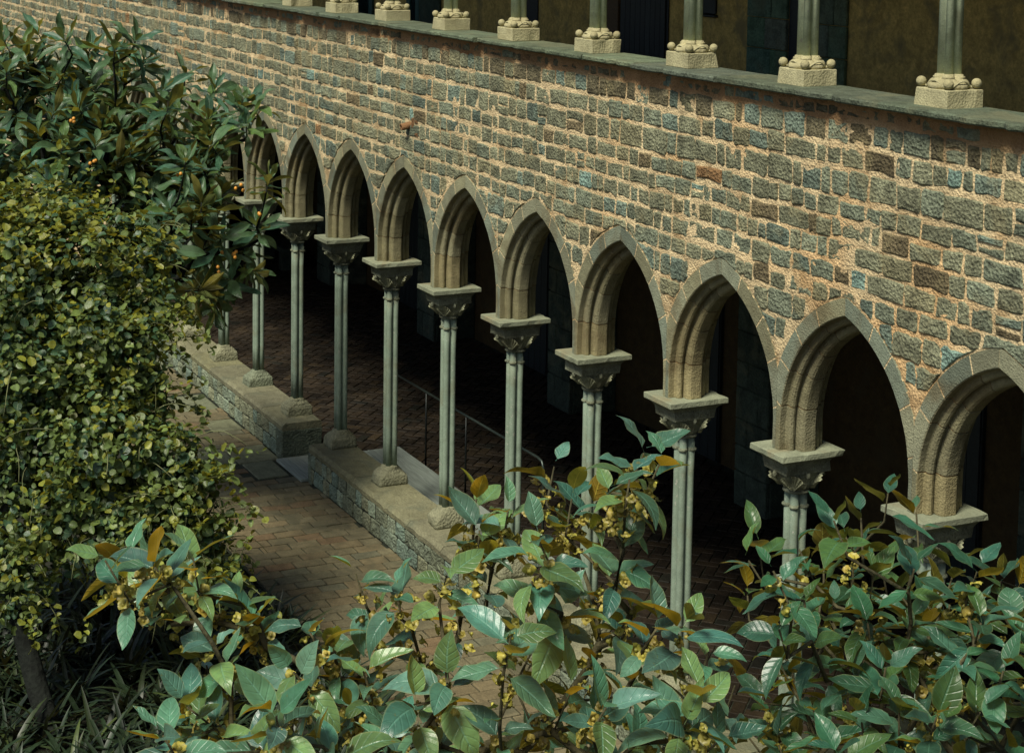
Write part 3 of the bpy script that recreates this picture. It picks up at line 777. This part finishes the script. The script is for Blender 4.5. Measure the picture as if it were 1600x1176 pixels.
upart('jamb_stone', 658, 690, .05, M['pier'], py=10, t=(1.1, 1.15, 1.05))
# unseen roof above the frame, added to keep the upper gallery in shade
rf = empty('shade_roof', (-12, 2, 9), 'unseen roof deck and beam added to shade the upper gallery', 'roofing')
V = [(XL, -.75, 8.55), (XR + 2, -.75, 8.55), (XR + 2, 5.6, 9.6), (XL, 5.6, 9.6), (XL, -.75, 8.68), (XR + 2, -.75, 8.68), (XR + 2, 5.6, 9.73), (XL, 5.6, 9.73)]
put('roof_deck', mesh('roof_deck', V, [(3, 2, 1, 0), (4, 5, 6, 7), (0, 1, 5, 4), (1, 2, 6, 5), (2, 3, 7, 6), (3, 0, 4, 7)], M['terracotta']), rf)
mb = MB(); mb.box(XL, XR, .08, .30, 8.3, 8.5); mb.build('wall_beam', M['brownwood'], rf)

# ------------------------------------------------------------------ upper columns
ZP = 6.106; PYc = .028 + .153
V, Fc = loft([quat_ring(0, 1, .037, .029, .026), quat_ring(1.9, 1, .037, .029, .026)]); m_ush = mesh('shaft', V, Fc, M['shaft'], True, (2.3, 2.02, 1.8))
rings = []
for z_, s_, q_ in ((0, .138, 0), (.012, .146, 0), (.03, .147, .1), (.048, .138, .3), (.062, .12, .6), (.07, .108, .8), (.073, .112, .9), (.082, .111, .9), (.086, .1, 1), (.096, .098, 1), (.1, .085, 1)):
    rings.append([((s_ * ((1 - q_) * (1 + .06 * math.cos(4 * t)) + q_ * quat_r(t) / .092)) * math.cos(t), (s_ * ((1 - q_) * (1 + .06 * math.cos(4 * t)) + q_ * quat_r(t) / .092)) * math.sin(t), z_) for t in (2 * math.pi * i / NQ for i in range(NQ))])
V, Fc = loft(rings); m_ubase = mesh('base', V, Fc, M['pedestal'], True, (.9, .88, .85))
bmq = bmesh.new(); bmesh.ops.create_uvsphere(bmq, u_segments=14, v_segments=9, radius=.036); m_ball = bpy.data.meshes.new('corner_ball'); bmq.to_mesh(m_ball); bmq.free()
for p_ in m_ball.polygons: p_.use_smooth = True
m_ball.materials.append(M['pedestal']); a = m_ball.attributes.new('tint', 'FLOAT_COLOR', 'POINT'); a.data.foreach_set('color', [.9, .88, .84, 1] * len(m_ball.vertices))
bx_, by_ = .138, .122
def scroll(sx0, sy0, sx1, sy1):
    pts = []
    for i in range(25):
        t = i / 24; x = sx0 + (sx1 - sx0) * t; y = sy0 + (sy1 - sy0) * t
        # wraps under the balls, arches over the torus between them
        z = .012 + .044 * math.sin(math.pi * max(0, min(1, (t - .14) / .72))) ** 1.2 + (.018 if t < .03 or t > .97 else 0)
        out = 1.0 + .10 * math.cos(math.pi * (2 * t - 1) * .9) - .05
        pts.append((x * out, y * out, z))
    return tubegeo(pts, .0065, 6)
V = []; Fc = []
for q in (((-bx_, -by_), (bx_, -by_)), ((bx_, -by_), (bx_, by_)), ((bx_, by_), (-bx_, by_)), ((-bx_, by_), (-bx_, -by_))):
    v, f_ = scroll(*q[0], *q[1]); n = len(V); V += v; Fc += [tuple(i + n for i in g) for g in f_]
m_scroll = mesh('scroll_band', V, Fc, M['pedestal'], True)
for k in range(-2, 9):
    X = -P * k
    lab = 'small upper gallery column on a pale block, %s from the right edge' % ORD[k] if k >= 0 else 'upper gallery column standing %s beyond the right edge of the photo' % ('just' if k == -1 else 'second')
    col = empty('gallery_column', (X, PYc, ZP), lab, 'column', 'upper gallery columns')
    V, Fc = eroded_slab(.17, .153, -.006, .125, k * 7.1 + 2, .016); put('pedestal', mesh('pedestal', V, Fc, M['pedestal'], tint=[rnd.uniform(.9, 1.1)] * 3), col, (X, PYc, ZP))
    bs = put('base', m_ubase, col, (X, PYc, ZP + .1245))
    for sx in (-1, 1):
        for sy in (-1, 1): put('corner_ball', m_ball, bs, (X + sx * bx_, PYc + sy * by_, ZP + .125 + .040))
    put('scroll_band', m_scroll, bs, (X, PYc, ZP + .125))
    put('shaft', m_ush, col, (X, PYc, ZP + .21))
    V, Fc = loft([rrect(.09, .09, .05, 0), rrect(.10, .10, .04, .06), rrect(.15, .15, .02, .13), rrect(.15, .15, .01, .16)]); put('capital', mesh('capital', V, Fc, M['capital']), col, (X, PYc, ZP + 2.05))

# ------------------------------------------------------------------ foliage
def leaf_geo(L, W, nl=8, shape='ovate', fold=.25, droop=.35, wave=.0, tipcurl=0, na=2, twist=0):
    """leaf along +Y, upper side +Z; uv u in -1..1 across, v 0..1 along"""
    V = []; uv = []; Fc = []
    for i in range(nl + 1):
        t = i / nl
        if shape == 'ovate': w_ = (math.sin(math.pi * t ** .78) ** .85) * (1 - .25 * t) * 1.12 if 0 < t < 1 else 0
        elif shape == 'lance': w_ = math.sin(math.pi * t ** 1.25) ** .8 if 0 < t < 1 else 0
        elif shape == 'round': w_ = math.sqrt(max(0, 1 - (2 * t - 1) ** 2)) * (1 + .2 * (.5 - t))
        else: w_ = min(1, t * 8) * (1 - t ** 3)
        w_ = max(w_, .012); a = droop * t * t
        y = L * (t - .18 * droop * t ** 3); z = L * (-.5 * droop * t * t + tipcurl * max(0, t - .75) ** 2 * 4)
        for j in range(-na, na + 1):
            u = j / na; hw = W / 2 * w_
            x = u * hw * math.cos(fold); zz = z + abs(u) * hw * math.sin(fold) + wave * L * .06 * math.sin(t * 9 + (j > 0) * 1.3) * abs(u) * w_
            V.append((x + twist * L * t * t * .2, y, zz)); uv.append((u, t))
    r_ = 2 * na + 1
    if shape in ('ovate', 'lance', 'round'):
        V = [(j / na * W * .012, -.14 * L, .02 * L) for j in range(-na, na + 1)] + V; uv = [(j / na * .05, 0) for j in range(-na, na + 1)] + uv; nl += 1
    for i in range(nl):
        for j in range(2 * na):
            a = i * r_ + j; Fc.append((a, a + 1, a + r_ + 1, a + r_))
    # petiole
    return V, Fc, uv
def leaf_set(n, mat, L, W, **kw):
    out = []
    for i in range(n):
        k = dict(kw); k['fold'] = rnd.uniform(.08, .7); k['droop'] = rnd.uniform(-.25, 1.2) * kw.get('droop', 1); k['wave'] = rnd.uniform(0, 1.2) * kw.get('wave', 1); k['twist'] = rnd.uniform(-1, 1); k['tipcurl'] = rnd.uniform(-.4, .5)
        V, Fc, uv = leaf_geo(L * rnd.uniform(.92, 1.05), W * rnd.uniform(.85, 1.15), **k)
        out.append((V, Fc, uv, mesh('leaf', V, Fc, mat, True, uv=uv)))
    return out
def frame(pos, d, up, s=1.0, roll=0):
    d = Vector(d).normalized(); n = Vector(up) - d * Vector(up).dot(d)
    if n.length < 1e-3: n = Vector((1, 0, 0)) - d * d.x
    n.normalize(); x = d.cross(n)
    m = Matrix(((x.x, d.x, n.x, 0), (x.y, d.y, n.y, 0), (x.z, d.z, n.z, 0), (0, 0, 0, 1)))
    return Matrix.Translation(pos) @ m @ Matrix.Rotation(roll, 4, 'Y') @ Matrix.Scale(s, 4)
def rvec(): 
    while True:
        v = Vector((rnd.uniform(-1, 1), rnd.uniform(-1, 1), rnd.uniform(-1, 1)))
        if .05 < v.length < 1: return v.normalized()
def place_leaves(leaves, sets, root, mat, name='leaf', stuff='inner_foliage', limit=300):
    """leaves: (matrix, set index, tint); those that show largest become parts"""
    sc = []
    for (m, si, t) in leaves:
        p = m.translation; px, py, zz = topx(*p); vis = -40 < px < 1640 and -40 < py < 1210
        sc.append((m.to_scale().x / zz if vis else 0) )
    order = sorted(range(len(leaves)), key=lambda i: -sc[i] * (1 + .0 * i))
    VV = []; FF = []; TT = []; UU = []; n = 0
    for r_, i in enumerate(order):
        m, si, t = leaves[i]; V, Fc, uv, me = sets[si]
        if r_ < limit and sc[i] > 0: put(name, me, root, mtx=m, color=t)
        else:
            a = np.array(V); R3 = np.array(m.to_3x3()); a = a @ R3.T + np.array(m.translation)
            VV.append(a); FF += [tuple(q + n for q in f) for f in Fc]; UU += uv; TT.append(np.tile(t, (len(V), 1))); n += len(V)
    if VV: tag(put(stuff, mesh(stuff, np.concatenate(VV).tolist(), FF, mat, True, np.concatenate(TT), uv=UU), root), kind='stuff')
def skeleton(root, start_nodes, tips, mat, r_tip=.004, r_max=.05, name='branch'):
    """grow branches: every tip joins the nearest node nearer the trunk; tubes thicken towards the trunk"""
    nodes = [Vector(p) for p in start_nodes]; par = [max(0, i - 1) for i in range(len(nodes))]; base = Vector(start_nodes[-1])
    for tp in sorted(tips, key=lambda p: (Vector(p) - base).length):
        tp = Vector(tp); best = min(range(len(nodes)), key=lambda i: (nodes[i] - tp).length + .25 * (nodes[i] - base).length + (.5 if nodes[i].z > tp.z + .05 else 0))
        a = nodes[best]; L = (tp - a).length; n = max(1, int(L / .22)); prev = best
        for q in range(1, n + 1):
            t = q / n; p = a.lerp(tp, t) + (Vector((0, 0, -.10 * L * math.sin(math.pi * t))) + rvec() * .03 * L * (t < 1))
            nodes.append(p); par.append(prev); prev = len(nodes) - 1
    cnt = [0] * len(nodes)
    for i in range(len(nodes) - 1, -1, -1):
        cnt[i] += 1
        if i and par[i] != i: cnt[par[i]] += cnt[i]
    rad = [min(r_max, r_tip * (c ** .5)) for c in cnt]
    # chains
    kids = {}
    for i in range(1, len(nodes)): kids.setdefault(par[i], []).append(i)
    def chain(i, parent):
        pts = [nodes[parent], nodes[i]]; rs = [rad[i], rad[i]]; cur = i; side = []
        while cur in kids:
            ks = sorted(kids[cur], key=lambda q: -cnt[q]); side += [(q, cur) for q in ks[1:]]; cur = ks[0]; pts.append(nodes[cur]); rs.append(rad[cur])
        V, Fc = tubegeo(pts, rs, 6); put(name, mesh(name, V, Fc, mat, True), root)
        for q, c_ in side: chain(q, c_)
    for s in kids.get(0, []): chain(s, 0)

# --- foreground persimmon trees
pl = leaf_set(20, M['persimmon'], .160, .088, nl=8, shape='ovate', droop=.75, na=2)
pl2 = leaf_set(20, M['persimmon2'], .155, .082, nl=8, shape='ovate', droop=.8, na=2)
# calyx: four curled lobes round a small bud
def calyx_geo():
    V = []; Fc = []
    for q in range(4):
        a0 = q * math.pi / 2
        n = len(V)
        for i in range(5):
            t = i / 4
            for u in (-1, 0, 1):
                w_ = .016 * math.sin(math.pi * (.15 + .8 * t)); rr = .006 + .024 * t; zz = .012 * math.sin(t * 2.6) + .004 * u * u
                x, y = rr, u * w_; V.append((x * math.cos(a0) - y * math.sin(a0), x * math.sin(a0) + y * math.cos(a0), zz))
        for i in range(4):
            for j in range(2):
                a = n + i * 3 + j; Fc.append((a, a + 3, a + 4, a + 1))
    rings = [[(r_ * math.cos(b), r_ * math.sin(b), z_) for b in (2 * math.pi * i / 7 for i in range(7))] for r_, z_ in ((.002, -.010), (.009, -.006), (.011, .004), (.006, .014), (.001, .017))]
    v, f_ = loft(rings); n = len(V); V += v; Fc += [tuple(i + n for i in g) for g in f_]
    return V, Fc
CALV, CALF = calyx_geo(); m_cal = mesh('calyx', CALV, CALF, M['calyx'], True)
def persimmon(shoots, sets, mat, trunk, label, depth0, cal_p, seed, dens):
    rnd.seed(seed)
    shoots = shoots + [(x + rnd.uniform(-45, 45), y + rnd.uniform(5, 60), 0, rnd.randint(4, 7), 1) for (x, y, u_, n_) in shoots if y > 985 or x > 1130 or x < 330 if rnd.random() < dens]
    root = empty('persimmon_tree', trunk[0], label, 'tree', 'leafy trees in the foreground')
    V, Fc = tubegeo(trunk, [.085, .075, .06, .05][:len(trunk)], 10); put('trunk', mesh('trunk', V, Fc, M['twig'], True), root)
    leaves = []; tips = []; cal = []
    ctr = Vector(trunk[-1])
    for sh_ in shoots:
        x, y, up, n = sh_[:4]
        n += 1
        d = depth0 + (rnd.uniform(.25, 1.0) if len(sh_) > 4 else rnd.uniform(-.5, .4)) + (y - 900) * -.0012
        tip = at(x, y, d); out = (tip - ctr); out.z *= .4; out.normalize()
        ax = (Vector((0, 0, 1)) * (.75 + up) + out * .55 + rvec() * .3).normalized()
        Ls = rnd.uniform(.10, .2); base = tip - ax * Ls
        tips += [base, tip - ax * .02]
        ph = rnd.uniform(0, 6.28)
        for i in range(n):
            t = i / max(1, n - 1)                       # 0 = tip leaf
            pos = tip - ax * Ls * t
            ph += 2.4
            s1 = ax.cross(Vector((.3, .2, 1)) if abs(ax.z) < .9 else Vector((1, 0, 0))).normalized(); s2 = ax.cross(s1)
            lat = s1 * math.cos(ph) + s2 * math.sin(ph)
            el = .85 - 1.05 * t + rnd.uniform(-.3, .4)
            dr_ = lat * math.cos(el) + ax * math.sin(el) + Vector((0, 0, -.12 * t))
            nrm = ax * math.cos(el) - lat * math.sin(el) + rvec() * .35 + Vector((0, 0, .35))
            s = rnd.uniform(.6, 1.15) * (.82 if i == 0 else 1)
            k = rnd.uniform(.5, 1.2); tn = (k * rnd.uniform(.8, 1.2), k, k * rnd.uniform(.75, 1.15)) if rnd.random() < .72 else (k * 1.5, k * 1.12, k * .55)
            leaves.append((frame(pos + dr_.normalized() * .022 * s, dr_, nrm, s, rnd.uniform(-.4, .4)), rnd.randrange(len(sets)), tn))
        if rnd.random() < cal_p:
            for q in range(rnd.randint(8, 16)):
                p = base.lerp(tip, rnd.uniform(-.5, .55)) + rvec() * rnd.uniform(.015, .075)
                k = rnd.uniform(.55, 1.25); cal.append((frame(p, rvec(), Vector((0, 0, 1)), rnd.uniform(.5, .85), rnd.uniform(0, 6)), 0, (k, k * rnd.uniform(.85, 1.05), k)))
    skeleton(root, trunk[-2:], tips, M['twig'], .0035, .032)
    place_leaves(leaves, sets, root, mat)
    if cal: place_leaves(cal, [(CALV, CALF, [(0, 0)] * len(CALV), m_cal)], root, M['calyx'], 'calyx', 'calyx_clusters')
A = [(235, 880, 0, 5), (205, 868, -.2, 4), (160, 868, -.3, 3), (300, 862, .5, 6), (375, 935, .3, 6), (400, 965, .2, 6), (330, 1000, 0, 6), (290, 1095, .1, 7), (330, 1130, 0, 6), (250, 1140, 0, 4),
     (553, 888, .1, 3), (618, 918, .5, 6), (585, 960, .2, 6), (520, 1010, 0, 7), (455, 1045, 0, 6), (565, 1040, .2, 6), (480, 980, .2, 5), (640, 970, .2, 4),
     (745, 770, .4, 6), (795, 790, .4, 5), (750, 820, .2, 6), (700, 890, 0, 5), (770, 880, .2, 7), (868, 720, .9, 2), (895, 770, .4, 6), (925, 790, .3, 7), (955, 760, .4, 6), (1010, 700, .7, 5), (1035, 715, .4, 4), (985, 740, .3, 5),
     (975, 850, .6, 6), (960, 900, .2, 6), (990, 950, .3, 7), (860, 870, .2, 6), (800, 985, .3, 6), (835, 1010, .2, 6), (940, 1000, .3, 7), (1030, 975, .3, 6), (1070, 970, .2, 6), (1110, 1010, .3, 6), (1000, 1040, .1, 7), (1095, 1075, .3, 6),
     (865, 1130, 0, 6), (700, 1060, 0, 4), (650, 1095, 0, 6), (950, 1100, 0, 7), (1070, 1130, 0, 7), (780, 1130, 0, 5), (545, 1100, 0, 7), (610, 1150, 0, 6), (430, 1110, 0, 7), (1000, 1155, 0, 7), (500, 1160, 0, 7), (400, 1170, 0, 6), (900, 1060, 0, 6), (720, 950, 0, 4), (1130, 1150, 0, 6), (880, 950, .1, 6), (840, 830, .2, 6), (690, 1160, 0, 4), (330, 1185, 0, 5), (920, 1170, 0, 6)]
B = [(1185, 842, .4, 4), (1165, 868, .2, 3), (1205, 885, .2, 5), (1300, 805, .3, 5), (1345, 800, .2, 5), (1388, 762, .6, 4), (1245, 850, .2, 4), (1300, 870, .2, 6), (1335, 855, .3, 6), (1365, 890, .3, 6), (1255, 930, .2, 6), (1215, 975, .3, 6), (1305, 940, .3, 7), (1265, 995, .4, 6), (1355, 965, .3, 7),
     (1405, 915, .2, 6), (1425, 965, .3, 7), (1495, 880, .5, 6), (1530, 885, .4, 6), (1565, 900, .4, 6), (1595, 910, .3, 6), (1485, 935, .3, 7), (1535, 965, .3, 7), (1585, 970, .3, 7), (1450, 1010, .2, 7), (1505, 1025, .2, 7), (1570, 1040, .2, 7), (1385, 1035, .2, 7), (1325, 1045, .2, 7), (1235, 1055, .3, 7), (1190, 1090, .2, 6), (1275, 1110, .2, 7), (1345, 1120, .1, 7), (1405, 1105, .2, 7),
     (1465, 1115, .1, 7), (1535, 1105, .2, 7), (1595, 1110, .2, 7), (1215, 1155, 0, 7), (1305, 1170, 0, 7), (1400, 1170, 0, 7), (1500, 1170, 0, 7), (1575, 1170, 0, 7), (1165, 1145, 0, 6), (1620, 1000, .2, 6), (1640, 1080, .2, 6), (1430, 880, .2, 5), (1450, 940, .2, 6)]
persimmon(A, pl, M['persimmon'], [(4.35, -5.75, -.1), (4.42, -5.85, 1.6), (4.55, -5.75, 3.2), tuple(at(690, 1200, 6.1))], 'foreground tree with big pale teal leaves and yellow calyx clusters over the path', 6.0, 1.0, 11, .8)
persimmon(B, pl2, M['persimmon2'], [(4.7, -4.0, -.1), (4.75, -4.1, 1.6), (4.85, -4.2, 3.0), tuple(at(1400, 1260, 6.4))], 'darker leafy foreground tree filling the lower right corner before the columns', 6.5, .3, 23, .9)

# --- loquat tree at upper left
rnd.seed(5)
lq = leaf_set(12, M['loquat'], .34, .105, nl=9, shape='lance', droop=.8, na=2, wave=1)
LQ = [(5, 62), (60, 52), (140, 75), (-10, 80), (35, 95), (100, 62), (35, 75), (180, 70), (213, 62), (65, 115), (130, 105), (225, 95), (20, 165), (85, 175), (150, 140), (195, 130), (255, 140), (290, 118), (335, 140), (375, 165), (398, 160), (265, 165), (325, 185), (385, 195), (345, 205), (40, 235), (100, 225), (150, 225), (25, 280), (80, 290), (140, 255), (215, 250), (290, 250), (315, 262), (250, 290), (190, 285),
      (400, 352), (420, 280), (315, 310), (300, 340), (400, 425), (355, 440), (315, 455), (335, 485), (285, 430), (380, 385), (345, 370), (250, 200), (200, 200), (10, 110), (60, 205), (310, 395), (345, 300), (-30, 100), (-30, 200), (-20, 255), (330, 225), (170, 180), (120, 165), (290, 300), (265, 390)]
root = empty('loquat_tree', (-10.2, -3.7, 0), 'loquat tree with long ribbed leaves and orange fruit rising above the round-leaved bush', 'tree')
trunk = [(-10.2, -3.7, -.1), (-10.1, -3.6, 1.6), (-10.2, -3.5, 2.9), (-10.0, -3.3, 3.6)]
V, Fc = tubegeo(trunk, [.12, .1, .09, .07], 10); put('trunk', mesh('trunk', V, Fc, M['bark'], True), root)
leaves = []; tips = []
rings = [[(r_ * math.cos(b), r_ * math.sin(b), z_) for b in (2 * math.pi * i / 8 for i in range(8))] for r_, z_ in ((.002, -.022), (.016, -.014), (.02, 0), (.015, .015), (.002, .021))]
V, Fc = loft(rings); m_fr = mesh('fruit', V, Fc, M['fruit'], True)
POLY = [(-40, 90), (60, 60), (200, 70), (215, 150), (250, 150), (290, 120), (400, 170), (390, 250), (360, 300), (395, 400), (330, 470), (280, 440), (200, 300), (-40, 330)]
def inpoly(x, y, P_):
    c = False
    for i in range(len(P_)):
        (x1, y1), (x2, y2) = P_[i], P_[i - 1]
        if (y1 > y) != (y2 > y) and x < (x2 - x1) * (y - y1) / (y2 - y1) + x1: c = not c
    return c
EXTRA = []
while len(EXTRA) < 130:
    x, y = rnd.uniform(-40, 330), rnd.uniform(60, 470)
    if inpoly(x, y - 22, POLY) and inpoly(x, y, POLY): EXTRA.append((x, y))
for qi, (x, y) in enumerate(LQ + EXTRA):
    d = 20.2 + rnd.uniform(-.8, .8) + (.7 if qi >= len(LQ) else 0) - .004 * (y - 200); tip = at(x, y, d); low = y > 370 and x > 260
    ax = (Vector((0, 0, .9)) + rvec() * .45 + Vector((.15, -.1, 0))).normalized()
    if low: ax = (Vector((.2, .1, -.1)) + rvec() * .5).normalized()
    tips += [tip - ax * .22, tip - ax * .03]; ph = rnd.uniform(0, 6)
    n = rnd.randint(11, 15)
    for i in range(n):
        t = i / (n - 1); ph += 2.4
        s1 = ax.cross(Vector((.31, .2, 1)) if abs(ax.z) < .95 else Vector((1, 0, 0))).normalized(); s2 = ax.cross(s1); lat = s1 * math.cos(ph) + s2 * math.sin(ph)
        el = 1.15 - 1.5 * t + rnd.uniform(-.2, .2)
        dv = lat * math.cos(el) + ax * math.sin(el) + Vector((0, 0, -.35 if low else -.05)); nr = ax * math.cos(el) - lat * math.sin(el) + rvec() * .25
        if low: nr = nr + Vector((0, 0, .8))
        k = rnd.uniform(.65, 1.25); q = rnd.random()
        tn = (k * 1.0, k, k * .95) if q < .6 else ((k * 1.35, k * 1.25, k * .7) if q < .75 else (k * .8, k * 1.05, k * 1.3))
        leaves.append((frame(tip - ax * .16 * t, dv, nr, rnd.uniform(.75, 1.3) * (.75 if t < .15 else 1), rnd.uniform(-.3, .3)), rnd.randrange(12), tn))
skeleton(root, trunk[-2:], tips, M['bark'], .008, .05)
place_leaves(leaves, lq, root, M['loquat'])
for (x, y, n) in ((113, 185, 3), (375, 294, 3), (368, 396, 5), (145, 255, 3), (352, 398, 2), (280, 268, 2), (402, 330, 2), (336, 422, 2)):
    d = 19.2
    for i in range(n): put('fruit', m_fr, root, at(x + rnd.uniform(-7, 7), y + rnd.uniform(-6, 6), d + rnd.uniform(-.1, .1)), color=(rnd.uniform(.85, 1.1),) * 3)

# --- round-leaved bush on the left
rnd.seed(9)
vs = leaf_set(8, M['vine'], .088, .080, nl=5, shape='round', droop=.6, na=1)
bush = empty('round_leaved_bush', (-7.0, -4.6, 0), 'big tangled bush of small round yellow-green leaves overhanging the path', 'bush')
ELL = [(120, 470, 150, 17.4), (40, 600, 170, 17.2), (170, 560, 100, 17.0), (160, 690, 120, 16.7), (255, 740, 85, 16.5), (290, 775, 70, 16.4), (30, 400, 110, 17.6), (200, 400, 78, 17.6), (60, 760, 120, 16.9), (190, 820, 100, 16.6), (290, 850, 70, 16.5), (-60, 500, 200, 17.4), (215, 620, 60, 16.9), (70, 340, 70, 17.7), (225, 500, 50, 17.2), (20, 900, 70, 16.6), (350, 900, 40, 16.3)]
leaves = []; centers = []
for (x, y, r_, d) in ELL:
    c = at(x, y, d); rw = r_ / FPX * d; centers.append((c, rw))
for ci, (c, rw) in enumerate(centers):
    px_, py_ = ELL[ci][:2]
    n = int(7000 * rw * rw * (1.0 if py_ < 740 else .6))
    for i in range(n):
        v = rvec(); rr = rw * (1 - abs(rnd.gauss(0, .26))) * (1 + .42 * nz(*(c + v * rw), 1.9) + .16 * nz(*(c + v * rw), 5))
        p = c + Vector((v.x * rr, v.y * rr, v.z * rr))
        if rnd.random() < .8 and any((p - c2).length < r2 * .62 for j, (c2, r2) in enumerate(centers) if j != ci): continue
        toc = (CAM - p).normalized()
        if v.dot(toc) < -.35: continue
        if nz(p.x, p.y, p.z, 2.6) < -.20: continue
        up = (v * .7 + Vector((0, -.15, .8)) + rvec() * .85).normalized(); dv = up.cross(rvec())
        k = rnd.uniform(.6, 1.25); q = rnd.random()
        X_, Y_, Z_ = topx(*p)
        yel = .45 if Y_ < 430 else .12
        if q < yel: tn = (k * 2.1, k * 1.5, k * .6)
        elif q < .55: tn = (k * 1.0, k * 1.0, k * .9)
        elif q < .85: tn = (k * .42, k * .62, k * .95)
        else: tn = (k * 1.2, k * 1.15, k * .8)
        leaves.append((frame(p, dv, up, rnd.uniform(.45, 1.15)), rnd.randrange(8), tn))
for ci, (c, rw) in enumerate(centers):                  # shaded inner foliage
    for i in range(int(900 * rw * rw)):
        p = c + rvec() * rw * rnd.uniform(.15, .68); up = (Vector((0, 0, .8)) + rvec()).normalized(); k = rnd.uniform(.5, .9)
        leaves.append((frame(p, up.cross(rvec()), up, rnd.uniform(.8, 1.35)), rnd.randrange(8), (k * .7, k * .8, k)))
for i in range(330):                       # loose sprays reaching out of the mass
    c, rw = rnd.choice(centers); v = (rvec() + (CAM - c).normalized() * .6 + Vector((0, .1, .15))).normalized()
    p = c + v * rw * rnd.uniform(.85, 1.05); dirn = (v + rvec() * .7 + Vector((0, 0, .2))).normalized(); pts = [p - v * .2, p]
    for q in range(rnd.randint(4, 7)):
        dirn = (dirn + Vector((0, 0, -.2)) + rvec() * .2).normalized(); pts.append(pts[-1] + dirn * .07)
        for e in range(2):
            up = (Vector((0, 0, 1)) + rvec() * .9).normalized(); k = rnd.uniform(.7, 1.25); yl = rnd.random() < .3
            leaves.append((frame(pts[-1] + rvec() * .03, up.cross(rvec()), up, rnd.uniform(.5, 1.0)), rnd.randrange(8), (k * (1.8 if yl else 1.05), k * (1.35 if yl else 1.0), k * (.6 if yl else .85))))
    if i < 110:
        V, Fc = tubegeo(pts, [.005] * 2 + [.004] * (len(pts) - 2), 5); put('stem', mesh('stem', V, Fc, M['paletwig'], True), bush)
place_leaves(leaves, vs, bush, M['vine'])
# trunk rising along the left edge, plus stems
tr = [(-5.1, -5.15, -.1)] + [tuple(at(x, y, d)) for x, y, d in ((95, 1190, 16.0), (60, 1080, 16.2), (28, 960, 16.5), (8, 850, 16.8), (10, 740, 17.0), (40, 640, 17.3))]
tr[0] = tuple(Vector(tr[1]) + (Vector(tr[1]) - Vector(tr[2])) * .9); 
while tr[0][2] > 0: tr[0] = tuple(Vector(tr[0]) + (Vector(tr[1]) - Vector(tr[2])).normalized() * .1)
V, Fc = tubegeo(tr, [.115, .105, .10, .092, .085, .08, .06], 12); put('trunk', mesh('trunk', V, Fc, M['bark'], True), bush)
for i in range(70):
    c, rw = rnd.choice(centers[:11]); v = rvec()
    if v.dot((CAM - c).normalized()) < .1: v = -v
    p = c + v * rw * 1.0; pts = [c + v * rw * .5, p]; dirn = (v + rvec() * .6 + Vector((0, 0, .1))).normalized()
    for q in range(4): dirn = (dirn + Vector((0, 0, -.28)) + rvec() * .15).normalized(); pts.append(pts[-1] + dirn * rnd.uniform(.08, .16))
    V, Fc = tubegeo(pts, [.006, .005, .004, .0035, .003, .002], 5); put('stem', mesh('stem', V, Fc, M['paletwig'], True), bush)

# --- strap-leaved ground cover in the bed
rnd.seed(3)
bl = [leaf_geo(.52, .05, nl=6, shape='strap', fold=.3, droop=dd, na=1) for dd in (.3, .7, 1.1, 1.5)]
VV = []; FF = []; UU = []; TT = []; n = 0
for i in range(430):
    x = rnd.uniform(-9.6, -2.0); y = rnd.uniform(-6.6, -2.1)
    for b in range(rnd.randint(9, 14)):
        a = rnd.uniform(0, 6.28); el = rnd.uniform(.55, 1.3); dv = Vector((math.cos(a) * math.cos(el), math.sin(a) * math.cos(el), math.sin(el)))
        m = frame((x + rnd.uniform(-.08, .08), y + rnd.uniform(-.08, .08), -.02), dv, Vector((0, 0, 1)), rnd.uniform(.7, 1.3)); V, Fc, uv = rnd.choice(bl)
        a_np = np.array(V) @ np.array(m.to_3x3()).T + np.array(m.translation); VV.append(a_np); FF += [tuple(q + n for q in f) for f in Fc]; UU += uv
        k = rnd.uniform(.5, 1.3); t = (k * 1.6, k * 1.3, k) if rnd.random() < .25 else (k, k, k)
        if rnd.random() < .06: t = (3.2 * k, 2.4 * k, 1.3 * k)
        TT.append(np.tile(t, (len(V), 1))); n += len(V)
gc = tag(put('strap_leaf_groundcover', mesh('strap_leaf_groundcover', np.concatenate(VV).tolist(), FF, M['straw'], True, np.concatenate(TT), uv=UU)), 'dense dark strap-leaved plants covering the bed at lower left', 'plants', kind='stuff')
